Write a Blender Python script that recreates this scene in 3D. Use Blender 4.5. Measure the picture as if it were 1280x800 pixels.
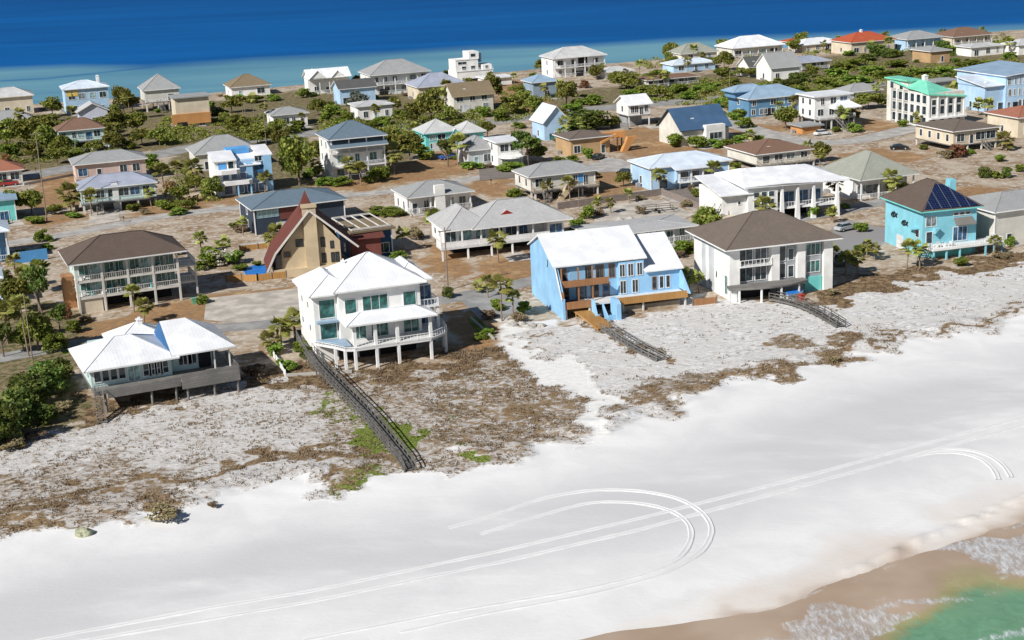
import bpy, math, random
import numpy as np
from mathutils import Vector, Matrix
R=math.radians
random.seed(7); rng=np.random.default_rng(7)
for o in list(bpy.data.objects): bpy.data.objects.remove(o)
C=bpy.context.scene.collection
scn=bpy.context.scene
# ------------------------------------------------------------------ camera
F=1850.0; CH=62.0; TH=math.atan(520/1850.0); RO=R(2.6)
fw=np.array([0,math.cos(TH),-math.sin(TH)]); up0=np.array([0,math.sin(TH),math.cos(TH)]); x0=np.array([1.0,0,0])
rt=math.cos(RO)*x0-math.sin(RO)*up0; upv=math.cos(RO)*up0+math.sin(RO)*x0
cam=bpy.data.cameras.new('camera'); co=bpy.data.objects.new('camera',cam); C.objects.link(co)
cam.sensor_width=36; cam.lens=36*F/1280; cam.clip_start=1; cam.clip_end=60000
M=Matrix(((rt[0],upv[0],-fw[0],0),(rt[1],upv[1],-fw[1],0),(rt[2],upv[2],-fw[2],CH),(0,0,0,1)))
co.matrix_world=M; scn.camera=co
# ------------------------------------------------------------------ light
SUNH=np.array([-0.70,-0.71]); SUNH/=np.linalg.norm(SUNH); ELEV=R(37)
sd=Vector((SUNH[0]*math.cos(ELEV),SUNH[1]*math.cos(ELEV),math.sin(ELEV)))
w=bpy.data.worlds.new('World'); scn.world=w; w.use_nodes=True
nt=w.node_tree; bg=nt.nodes['Background']; sk=nt.nodes.new('ShaderNodeTexSky'); sk.sky_type='NISHITA'
sk.sun_disc=False; sk.sun_elevation=ELEV; sk.sun_rotation=math.atan2(sd.x,sd.y); sk.air_density=1.0; sk.dust_density=0.4; sk.ozone_density=2.0
nt.links.new(sk.outputs[0],bg.inputs[0]); bg.inputs[1].default_value=0.05
sl=bpy.data.lights.new('sun','SUN'); sl.energy=5.0; sl.angle=R(0.5); sl.color=(1,0.965,0.90)
so=bpy.data.objects.new('sun',sl); C.objects.link(so); so.rotation_euler=sd.to_track_quat('Z','Y').to_euler(); so.location=(0,0,120)
scn.view_settings.view_transform='Standard'; scn.view_settings.look='None'; scn.view_settings.gamma=1
scn.view_settings.exposure=0.2; scn.view_settings.use_curve_mapping=False
scn.cycles.max_bounces=5; scn.cycles.transparent_max_bounces=6
# ------------------------------------------------------------------ projection helpers (photo 1280x800 -> ground)
def proj(p):
    p=np.asarray(p,float); d=p-np.array([0,0,CH]); zc=d@fw
    return 640+F*(d@rt)/zc, 400-F*(d@upv)/zc
def ray(px,py):
    return fw*F+rt*(px-640)+upv*(400-py)
def G0(px,py,z=0.0):
    r=ray(px,py); t=(z-CH)/r[2]; return np.array([r[0]*t,r[1]*t,z])
# dune edge and water line as world polylines, in along-shore coordinates
SH=R(22); SU=np.array([math.cos(SH),math.sin(SH)]); SN=np.array([-math.sin(SH),math.cos(SH)])
def poly_uv(pts,z=0):
    a=np.array([G0(x,y,z)[:2] for x,y in pts]); u=a@SU; v=a@SN; i=np.argsort(u); return u[i],v[i]
DE=poly_uv([(-260,735),(0,672),(100,652),(180,648),(230,640),(300,615),(430,606),(520,592),(640,572),(765,543),(860,508),(960,473),(1085,442),(1180,424),(1280,402),(1500,360)])
WE=poly_uv([(380,858),(620,830),(760,795),(860,775),(960,757),(1050,722),(1150,690),(1200,668),(1280,640),(1420,590)],-1.5)
def height(x,y):
    """terrain: flat town, hummocky dune, beach falling to the water"""
    u=x*SU[0]+y*SU[1]; v=x*SN[0]+y*SN[1]
    d=np.interp(u,DE[0],DE[1])-v          # >0 seaward of dune edge
    wv=np.interp(u,WE[0],WE[1]); L=np.maximum(np.interp(u,DE[0],DE[1])-wv,20)
    z=np.where(d>0,-1.5*np.clip(d/L,0,1.6),0.0)
    z=np.where(d<0,0.0,z)
    hum=(np.sin(x*.9+2*np.sin(y*.37))*np.sin(y*1.1+1.7*np.sin(x*.31))*.5+np.sin(x*.33+y*.21)*.5)
    k=np.clip((d+1)/1.2,0,1)*0+np.clip(1-np.abs(d+4)/9,0,1)
    z=z+k*(0.55+0.4*hum)*np.clip(1-np.abs(d+3)/10,0,1)
    # sound-side bank
    return z
def G(px,py,dz=0):
    z=0.0
    for _ in range(6):
        p=G0(px,py,z); z=float(height(p[0],p[1]))
    p[2]=z+dz; return p
def vpx(p):
    a=proj(p); b=proj(np.asarray(p)+np.array([0,0,1.0])); return a[1]-b[1]
# ------------------------------------------------------------------ mesh helper
class MB:
    def __init__(s): s.v=[]; s.f=[]; s.m=[]
    def add(s,vs,fs,m=0):
        n=len(s.v); s.v+= [tuple(map(float,v)) for v in vs]; s.f+=[tuple(n+i for i in f) for f in fs]; s.m+=[m]*len(fs); return s
    def box(s,a0,a1,b0,b1,c0,c1,m=0):
        if a0>a1:a0,a1=a1,a0
        if b0>b1:b0,b1=b1,b0
        if c0>c1:c0,c1=c1,c0
        return s.add([(a0,b0,c0),(a1,b0,c0),(a1,b1,c0),(a0,b1,c0),(a0,b0,c1),(a1,b0,c1),(a1,b1,c1),(a0,b1,c1)],
          [(0,3,2,1),(4,5,6,7),(0,1,5,4),(1,2,6,5),(2,3,7,6),(3,0,4,7)],m)
    def bar(s,p,q,w,h=None,m=0):
        h=h or w; p=Vector(p);q=Vector(q); d=q-p
        if d.length<1e-6: return s
        d.normalize(); up=Vector((0,0,1)) if abs(d.z)<.95 else Vector((1,0,0))
        a=d.cross(up).normalized(); b=a.cross(d).normalized(); a*=w/2; b*=h/2
        vs=[p-a-b,p+a-b,p+a+b,p-a+b,q-a-b,q+a-b,q+a+b,q-a+b]
        return s.add(vs,[(0,3,2,1),(4,5,6,7),(0,1,5,4),(1,2,6,5),(2,3,7,6),(3,0,4,7)],m)
    def tube(s,pts,rad,n=8,m=0,cap=True):
        base=len(s.v); prev=None
        for i,p in enumerate(pts):
            p=Vector(p); d=(Vector(pts[min(i+1,len(pts)-1)])-Vector(pts[max(i-1,0)])).normalized()
            up=Vector((0,0,1)) if abs(d.z)<.9 else Vector((1,0,0)); a=d.cross(up).normalized(); b=d.cross(a)
            r=rad[i] if hasattr(rad,'__len__') else rad
            for k in range(n):
                t=2*math.pi*k/n; s.v.append(tuple(p+a*math.cos(t)*r+b*math.sin(t)*r))
        for i in range(len(pts)-1):
            for k in range(n):
                s.f.append((base+i*n+k,base+i*n+(k+1)%n,base+(i+1)*n+(k+1)%n,base+(i+1)*n+k)); s.m.append(m)
        if cap:
            s.f.append(tuple(base+k for k in range(n))[::-1]); s.m.append(m)
            e=base+(len(pts)-1)*n; s.f.append(tuple(e+k for k in range(n))); s.m.append(m)
        return s
    def prism(s,prof,lo,hi,axis='v',m=0):
        """profile polygon in the plane normal to axis, extruded lo..hi. axis 'u': prof=(v,z); 'v': prof=(u,z); 'z': prof=(u,v)"""
        def mk(p,t): return {'u':(t,p[0],p[1]),'v':(p[0],t,p[1]),'z':(p[0],p[1],t)}[axis]
        n=len(prof); vs=[mk(p,lo) for p in prof]+[mk(p,hi) for p in prof]
        fs=[tuple(range(n)),tuple(range(2*n-1,n-1,-1))]+[(i,n+i,n+(i+1)%n,(i+1)%n) for i in range(n)]
        return s.add(vs,fs,m)
    def mesh(s,name,mats):
        me=bpy.data.meshes.new(name); me.from_pydata(s.v,[],s.f)
        for k in mats: me.materials.append(MAT[k])
        me.polygons.foreach_set('material_index',s.m); fix_uv(me); return me
    def build(s,name,mats,parent=None,loc=None,rz=0):
        if isinstance(mats,str): mats=[mats]
        o=bpy.data.objects.new(name,s.mesh(name,mats)); C.objects.link(o)
        if parent: o.parent=parent
        if loc is not None: o.location=loc; o.rotation_euler=(0,0,rz)
        return o
import bmesh
def fix_uv(me):
    bm=bmesh.new(); bm.from_mesh(me)
    if len(bm.faces)<6000: bmesh.ops.recalc_face_normals(bm,faces=bm.faces)
    uv=bm.loops.layers.uv.new('UVMap'); Z=Vector((0,0,1))
    for f in bm.faces:
        n=f.normal; t=Z.cross(n)
        t=t.normalized() if t.length>.05 else Vector((1,0,0)); b=n.cross(t)
        for l in f.loops: c=l.vert.co; l[uv].uv=(c.dot(t),c.dot(b))
    bm.to_mesh(me); bm.free()
def tag(o,label=None,cat=None,group=None,kind=None):
    if label:o['label']=label
    if cat:o['category']=cat
    if group:o['group']=group
    if kind:o['kind']=kind
    return o
def empty(name,loc,rz=0):
    o=bpy.data.objects.new(name,None); C.objects.link(o); o.location=loc; o.rotation_euler=(0,0,rz); o.empty_display_size=.5; return o
# ------------------------------------------------------------------ materials
MAT={}
def newmat(name):
    m=bpy.data.materials.new(name); m.use_nodes=True; MAT[name]=m; n=m.node_tree; b=n.nodes['Principled BSDF']; return m,n,b
def N(n,t,**k):
    x=n.nodes.new(t)
    for a,v in k.items():
        if a.startswith('i_'):
            key=a[2:]; key=int(key) if key.isdigit() else key.replace('_',' '); x.inputs[key].default_value=v
        else: setattr(x,a,v)
    return x
def lk(n,a,b): n.links.new(a,b)
def mixc(n,fac,a,b,mode='MIX'):
    x=n.nodes.new('ShaderNodeMix'); x.data_type='RGBA'; x.blend_type=mode
    for s,i in ((fac,0),(a,6),(b,7)):
        if hasattr(s,'is_linked') or hasattr(s,'node'): n.links.new(s,x.inputs[i])
        else: x.inputs[i].default_value=s if i==0 else ((*s,1) if len(s)==3 else s)
    return x.outputs[2]
def ramp(n,src,lo,hi):
    x=n.nodes.new('ShaderNodeMapRange'); x.interpolation_type='SMOOTHSTEP'; x.inputs[1].default_value=lo; x.inputs[2].default_value=hi; n.links.new(src,x.inputs[0]); return x.outputs[0]
def math_(n,op,a,b=None):
    x=n.nodes.new('ShaderNodeMath'); x.operation=op
    for i,s in enumerate((a,b)):
        if s is None: continue
        if hasattr(s,'node'): n.links.new(s,x.inputs[i])
        else: x.inputs[i].default_value=s
    return x.outputs[0]
def noise(n,scale,vec=None,detail=4,rough=.55,dist=0):
    x=N(n,'ShaderNodeTexNoise'); x.inputs['Scale'].default_value=scale; x.inputs['Detail'].default_value=detail; x.inputs['Roughness'].default_value=rough; x.inputs['Distortion'].default_value=dist
    if vec is not None: lk(n,vec,x.inputs['Vector'])
    return x.outputs[0]
def bump(n,b,h,strength=.3,dist=.05):
    x=N(n,'ShaderNodeBump'); x.inputs['Strength'].default_value=strength; x.inputs['Distance'].default_value=dist; lk(n,h,x.inputs['Height']); lk(n,x.outputs[0],b.inputs['Normal'])
def c3(c,k): return tuple(min(1,max(0,v*k)) for v in c)
def surf(name,col,kind='plain',rough=.7,var=.12):
    m,n,b=newmat(name); tc=N(n,'ShaderNodeTexCoord'); obj=tc.outputs['Object']; uv=tc.outputs['UV']
    big=noise(n,.35,obj,3); col_=mixc(n,ramp(n,big,.35,.7),c3(col,1-var),c3(col,1+var*.5))
    fine=noise(n,6,obj,4)
    b.inputs['Roughness'].default_value=rough; b.inputs['Specular IOR Level'].default_value=.3
    h=fine
    if kind=='siding':
        sx=N(n,'ShaderNodeSeparateXYZ'); lk(n,uv,sx.inputs[0]); fr=math_(n,'FRACT',math_(n,'MULTIPLY',sx.outputs[1],4.0))
        col_=mixc(n,math_(n,'MULTIPLY',math_(n,'LESS_THAN',fr,.14),.28),col_,c3(col,.55)); h=fr
        bump(n,b,h,.4,.03)
    elif kind=='board':
        sx=N(n,'ShaderNodeSeparateXYZ'); lk(n,uv,sx.inputs[0]); u=math_(n,'MULTIPLY',sx.outputs[0],3.5)
        fr=math_(n,'FRACT',u); wn=N(n,'ShaderNodeTexWhiteNoise',noise_dimensions='1D'); lk(n,math_(n,'FLOOR',u),wn.inputs['W'])
        col_=mixc(n,math_(n,'MULTIPLY',wn.outputs[0],.35),col_,c3(col,.6)); col_=mixc(n,math_(n,'LESS_THAN',fr,.1),col_,c3(col,.35)); bump(n,b,fr,.3,.02)
    elif kind=='plank':
        sx=N(n,'ShaderNodeSeparateXYZ'); lk(n,uv,sx.inputs[0]); u=math_(n,'MULTIPLY',sx.outputs[1],4)
        fr=math_(n,'FRACT',u); wn=N(n,'ShaderNodeTexWhiteNoise',noise_dimensions='1D'); lk(n,math_(n,'FLOOR',u),wn.inputs['W'])
        g=noise(n,3,uv,5); col_=mixc(n,math_(n,'MULTIPLY',wn.outputs[0],.5),col_,c3(col,.55)); col_=mixc(n,math_(n,'MULTIPLY',ramp(n,g,.5,.8),.5),col_,c3(col,1.5)); col_=mixc(n,math_(n,'LESS_THAN',fr,.12),col_,c3(col,.3))
    elif kind=='metal':
        b.inputs['Roughness'].default_value=.42; b.inputs['Specular IOR Level'].default_value=.5
        sx=N(n,'ShaderNodeSeparateXYZ'); lk(n,uv,sx.inputs[0]); fr=math_(n,'FRACT',math_(n,'MULTIPLY',sx.outputs[0],2.1))
        seam=math_(n,'LESS_THAN',fr,.10); col_=mixc(n,math_(n,'MULTIPLY',seam,.22),col_,c3(col,.55)); bump(n,b,seam,.5,.04)
        st=noise(n,1.2,obj,5,.7); col_=mixc(n,math_(n,'MULTIPLY',ramp(n,st,.55,.8),.15),col_,c3(col,.55))
    elif kind=='shingle':
        br=N(n,'ShaderNodeTexBrick'); lk(n,uv,br.inputs['Vector']); br.inputs['Scale'].default_value=1.6; br.inputs['Color1'].default_value=(*c3(col,.86),1); br.inputs['Color2'].default_value=(*c3(col,1.14),1); br.inputs['Mortar'].default_value=(*c3(col,.55),1); br.inputs['Mortar Size'].default_value=.025; br.inputs['Brick Width'].default_value=.6; br.inputs['Row Height'].default_value=.3
        col_=mixc(n,.6,col_,br.outputs[0]); st=noise(n,.8,uv,6,.7); col_=mixc(n,math_(n,'MULTIPLY',ramp(n,st,.5,.75),.3),col_,c3(col,1.45)); bump(n,b,br.outputs[1],.3,.02)
        b.inputs['Roughness'].default_value=.9
    elif kind=='block':
        br=N(n,'ShaderNodeTexBrick'); lk(n,uv,br.inputs['Vector']); br.inputs['Scale'].default_value=1.; br.inputs['Color1'].default_value=(*c3(col,.8),1); br.inputs['Color2'].default_value=(*c3(col,1.15),1); br.inputs['Mortar'].default_value=(*c3(col,.6),1); br.inputs['Brick Width'].default_value=.5; br.inputs['Row Height'].default_value=.25
        col_=mixc(n,.8,col_,br.outputs[0])
    else:
        st=noise(n,1.3,obj,6,.7); col_=mixc(n,math_(n,'MULTIPLY',ramp(n,st,.52,.8),.22),col_,c3(col,.62)); bump(n,b,fine,.25,.02)
    lk(n,col_,b.inputs['Base Color']); return m
WALLS=dict(white=(.8,.79,.77),offwhite=(.66,.64,.58),cream=(.62,.54,.42),beige=(.52,.42,.28),tan=(.45,.30,.16),orange=(.55,.27,.10),lblue=(.42,.60,.80),sky=(.29,.53,.78),azure=(.11,.36,.72),
 turq=(.24,.57,.68),aqua=(.55,.70,.68),teal=(.18,.62,.60),navy=(.035,.05,.075),dblue=(.02,.07,.16),grey=(.34,.36,.38),lgrey=(.55,.57,.6),lilac=(.62,.64,.76),pink=(.62,.47,.42),maroon=(.17,.055,.045),steel=(.12,.26,.42),greyblue=(.27,.36,.46),green=(.16,.38,.26))
for k,c in WALLS.items(): surf('w_'+k,c,'siding' if k not in('white','navy','beige','tan','orange','cream') else 'plain')
ROOFS=dict(whitem=((.8,.81,.84),'metal'),brown=((.115,.085,.07),'shingle'),taupe=((.155,.125,.105),'shingle'),rust=((.20,.12,.085),'shingle'),grey=((.25,.26,.28),'shingle'),lgrey=((.32,.325,.33),'shingle'),pale=((.56,.56,.56),'metal'),palegrey=((.42,.42,.425),'shingle'),
 blue=((.06,.12,.22),'metal'),slate=((.13,.18,.23),'shingle'),maroon=((.14,.045,.035),'shingle'),mint=((.20,.62,.46),'metal'),red=((.42,.09,.04),'shingle'),terra=((.34,.14,.09),'shingle'),tan=((.22,.17,.11),'shingle'),lbl=((.30,.42,.55),'metal'),lilac=((.36,.39,.48),'metal'),dark=((.10,.10,.10),'shingle'),bluewhite=((.66,.74,.84),'metal'),greenish=((.30,.31,.27),'shingle'))
for k,(c,t) in ROOFS.items(): surf('r_'+k,c,t)
surf('trim',(.78,.78,.78)); surf('post',(.62,.60,.56)); surf('wood',(.20,.165,.135),'plank'); surf('greywood',(.22,.21,.20),'plank',var=.25); surf('darkwood',(.17,.16,.15),'plank',var=.3); surf('stepshade',(.035,.13,.30)); surf('solarrail',(.12,.13,.15))  # the deep blue is shade colour for the roof step strips
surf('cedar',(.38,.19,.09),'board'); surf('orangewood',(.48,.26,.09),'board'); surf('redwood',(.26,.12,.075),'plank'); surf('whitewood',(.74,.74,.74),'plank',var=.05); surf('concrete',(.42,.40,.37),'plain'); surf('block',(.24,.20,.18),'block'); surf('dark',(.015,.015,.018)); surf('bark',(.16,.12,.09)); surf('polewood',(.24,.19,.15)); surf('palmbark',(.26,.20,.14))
surf('bluecover',(.03,.2,.62),rough=.4); surf('cushion',(.12,.5,.55)); surf('redcloth',(.4,.05,.04)); surf('rock',(.40,.34,.27),'plain',var=.35); surf('yellow',(.7,.5,.12)); surf('awning',(.18,.17,.16)); surf('metalgrey',(.3,.31,.32),rough=.4); surf('rubber',(.02,.02,.02)); surf('limestone',(.36,.37,.25),var=.3)
def glass(name,col,rough=.08):
    m,n,b=newmat(name); b.inputs['Base Color'].default_value=(*col,1); b.inputs['Roughness'].default_value=rough; b.inputs['Specular IOR Level'].default_value=.7
    tc=N(n,'ShaderNodeTexCoord'); ns=noise(n,.9,tc.outputs['Object'],2); lk(n,mixc(n,ramp(n,ns,.4,.62),col,c3(col,2.6)),b.inputs['Base Color'])
glass('glass',(.018,.028,.034)); glass('gglass',(.02,.075,.07)); glass('bglass',(.018,.055,.11)); glass('curtain',(.16,.25,.25),.3); glass('screen',(.10,.12,.13),.5)
def solar():
    m,n,b=newmat('solar'); tc=N(n,'ShaderNodeTexCoord'); br=N(n,'ShaderNodeTexBrick'); lk(n,tc.outputs['UV'],br.inputs['Vector']); br.offset=0
    br.inputs['Color1'].default_value=(.004,.009,.04,1); br.inputs['Color2'].default_value=(.006,.014,.06,1); br.inputs['Mortar'].default_value=(.07,.09,.13,1); br.inputs['Scale'].default_value=1; br.inputs['Brick Width'].default_value=.5;br.inputs['Row Height'].default_value=.5; br.inputs['Mortar Size'].default_value=.015
    lk(n,br.outputs[0],b.inputs['Base Color']); b.inputs['Roughness'].default_value=.15
solar()
def paint(name,col):
    m,n,b=newmat(name); b.inputs['Base Color'].default_value=(*col,1); b.inputs['Roughness'].default_value=.25; b.inputs['Coat Weight'].default_value=.6
    tc=N(n,'ShaderNodeTexCoord'); ns=noise(n,2,tc.outputs['Object'],4); lk(n,mixc(n,ramp(n,ns,.4,.8),col,c3(col,.8)),b.inputs['Base Color'])
for k,c in dict(black=(.012,.012,.014),white=(.75,.75,.75),silver=(.42,.44,.46),blue=(.03,.12,.42),red=(.38,.03,.03),grey=(.12,.13,.14)).items(): paint('car_'+k,c)
def leafmat(name,c1,c2,c3_):
    m,n,b=newmat(name); oi=N(n,'ShaderNodeObjectInfo'); geo=N(n,'ShaderNodeNewGeometry'); tc=N(n,'ShaderNodeTexCoord')
    ns=noise(n,4.5,tc.outputs['Object'],3); a=mixc(n,ramp(n,ns,.38,.62),c1,c2); a=mixc(n,math_(n,'MULTIPLY',geo.outputs['Random Per Island'],.7),a,c3_)
    hsv=N(n,'ShaderNodeHueSaturation'); lk(n,math_(n,'ADD',math_(n,'MULTIPLY',oi.outputs['Random'],.05),.475),hsv.inputs['Hue']); lk(n,math_(n,'ADD',math_(n,'MULTIPLY',oi.outputs['Random'],.6),.7),hsv.inputs['Value']); lk(n,a,hsv.inputs['Color'])
    lk(n,hsv.outputs[0],b.inputs['Base Color']); b.inputs['Roughness'].default_value=.6; b.inputs['Specular IOR Level'].default_value=.25
    tr=N(n,'ShaderNodeBsdfTranslucent'); lk(n,hsv.outputs[0],tr.inputs[0]); mx=N(n,'ShaderNodeMixShader'); mx.inputs[0].default_value=.25; lk(n,b.outputs[0],mx.inputs[1]); lk(n,tr.outputs[0],mx.inputs[2]); lk(n,mx.outputs[0],n.nodes['Material Output'].inputs[0])
leafmat('leaf_oak',(.16,.18,.030),(.36,.34,.075),(.09,.12,.022)); leafmat('leaf_bush',(.16,.24,.032),(.33,.37,.06),(.09,.15,.022)); leafmat('leaf_palm',(.30,.31,.07),(.46,.42,.13),(.17,.21,.045)); leafmat('leaf_pine',(.10,.16,.035),(.24,.27,.06),(.06,.10,.02)); leafmat('leaf_dry',(.26,.19,.11),(.38,.30,.19),(.15,.11,.065)); leafmat('leaf_red',(.30,.10,.06),(.34,.16,.10),(.12,.1,.03)); leafmat('leaf_grass',(.16,.24,.02),(.22,.28,.03),(.10,.16,.02)); leafmat('leaf_grey',(.14,.16,.13),(.22,.24,.2),(.08,.09,.07)); leafmat('flower',(.6,.55,.55),(.7,.62,.6),(.3,.3,.12))
# ------------------------------------------------------------------ ground, beach, water
FE=poly_uv([(-500,158),(-200,142),(0,132),(60,127),(150,121),(210,118),(290,113),(380,104),(470,98),(560,93),(630,89),(690,83),(800,75),(900,64),(1000,54),(1100,48),(1200,41),(1280,36),(1500,19),(1800,-2)])
_h0=height
def height(x,y):
    z=_h0(x,y); u=x*SU[0]+y*SU[1]; v=x*SN[0]+y*SN[1]
    e=v-np.interp(u,FE[0],FE[1]); return z-3.0*np.clip((e+3)/8,0,1)
def sdist(px,py,poly):
    """signed pixel distance (positive inside) to a polygon"""
    poly=np.array(poly,float); best=np.full(px.shape,1e9); ins=np.zeros(px.shape,bool)
    for i in range(len(poly)):
        a=poly[i]; b=poly[(i+1)%len(poly)]; d=b-a; L=max(d@d,1e-9)
        t=np.clip(((px-a[0])*d[0]+(py-a[1])*d[1])/L,0,1)
        best=np.minimum(best,np.hypot(px-a[0]-t*d[0],(py-a[1]-t*d[1])*2.2))
        c=((a[1]>py)!=(b[1]>py)); xi=(b[0]-a[0])*(py-a[1])/(b[1]-a[1]+1e-12)+a[0]; ins^=c&(px<xi)
    return np.where(ins,best,-best)
def line_mask(px,py,pts,wd):
    best=np.full(px.shape,1e9)
    for a,b in zip(pts[:-1],pts[1:]):
        a=np.array(a,float);b=np.array(b,float);d=b-a;t=np.clip(((px-a[0])*d[0]+(py-a[1])*d[1])/(d@d),0,1)
        best=np.minimum(best,np.hypot(px-a[0]-t*d[0],(py-a[1]-t*d[1])*1.6))
    return np.clip(1.5-best/wd,0,1)
def fbm(x,y,sc,seed=0,oct=4):
    r=np.random.default_rng(seed); out=np.zeros_like(x); amp=1; tot=0
    for o in range(oct):
        g=r.random((256,256)); X=x*sc; Y=y*sc; xi=np.floor(X).astype(int); yi=np.floor(Y).astype(int); fx=X-xi; fy=Y-yi; fx=fx*fx*(3-2*fx); fy=fy*fy*(3-2*fy)
        q=lambda i,j:g[(xi+i)%256,(yi+j)%256]
        out+=amp*((q(0,0)*(1-fx)+q(1,0)*fx)*(1-fy)+(q(0,1)*(1-fx)+q(1,1)*fx)*fy); tot+=amp; amp*=.5; sc*=2.1
    return out/tot
def grid_mesh(name,X,Y,Z,attrs,mat,kind='structure'):
    nr,nc=X.shape; me=bpy.data.meshes.new(name); co_=np.stack([X,Y,Z],-1).reshape(-1,3).astype(np.float32)
    i=np.arange(nr*nc).reshape(nr,nc); q=np.stack([i[:-1,:-1],i[:-1,1:],i[1:,1:],i[1:,:-1]],-1).reshape(-1,4)
    me.vertices.add(len(co_)); me.vertices.foreach_set('co',co_.ravel()); me.loops.add(q.size); me.loops.foreach_set('vertex_index',q.ravel().astype(np.int32))
    me.polygons.add(len(q)); me.polygons.foreach_set('loop_start',np.arange(0,q.size,4,dtype=np.int32)); me.polygons.foreach_set('loop_total',np.full(len(q),4,np.int32))
    me.update(calc_edges=True); me.polygons.foreach_set('use_smooth',np.ones(len(q),bool))
    for k,a in attrs.items():
        at=me.color_attributes.new(k,'FLOAT_COLOR','POINT'); d=np.ones((nr*nc,4),np.float32); d[:,:3]=np.stack(a,-1).reshape(-1,3); at.data.foreach_set('color',d.ravel())
    me.materials.append(MAT[mat]); o=bpy.data.objects.new(name,me); C.objects.link(o); tag(o,kind=kind); return o
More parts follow.
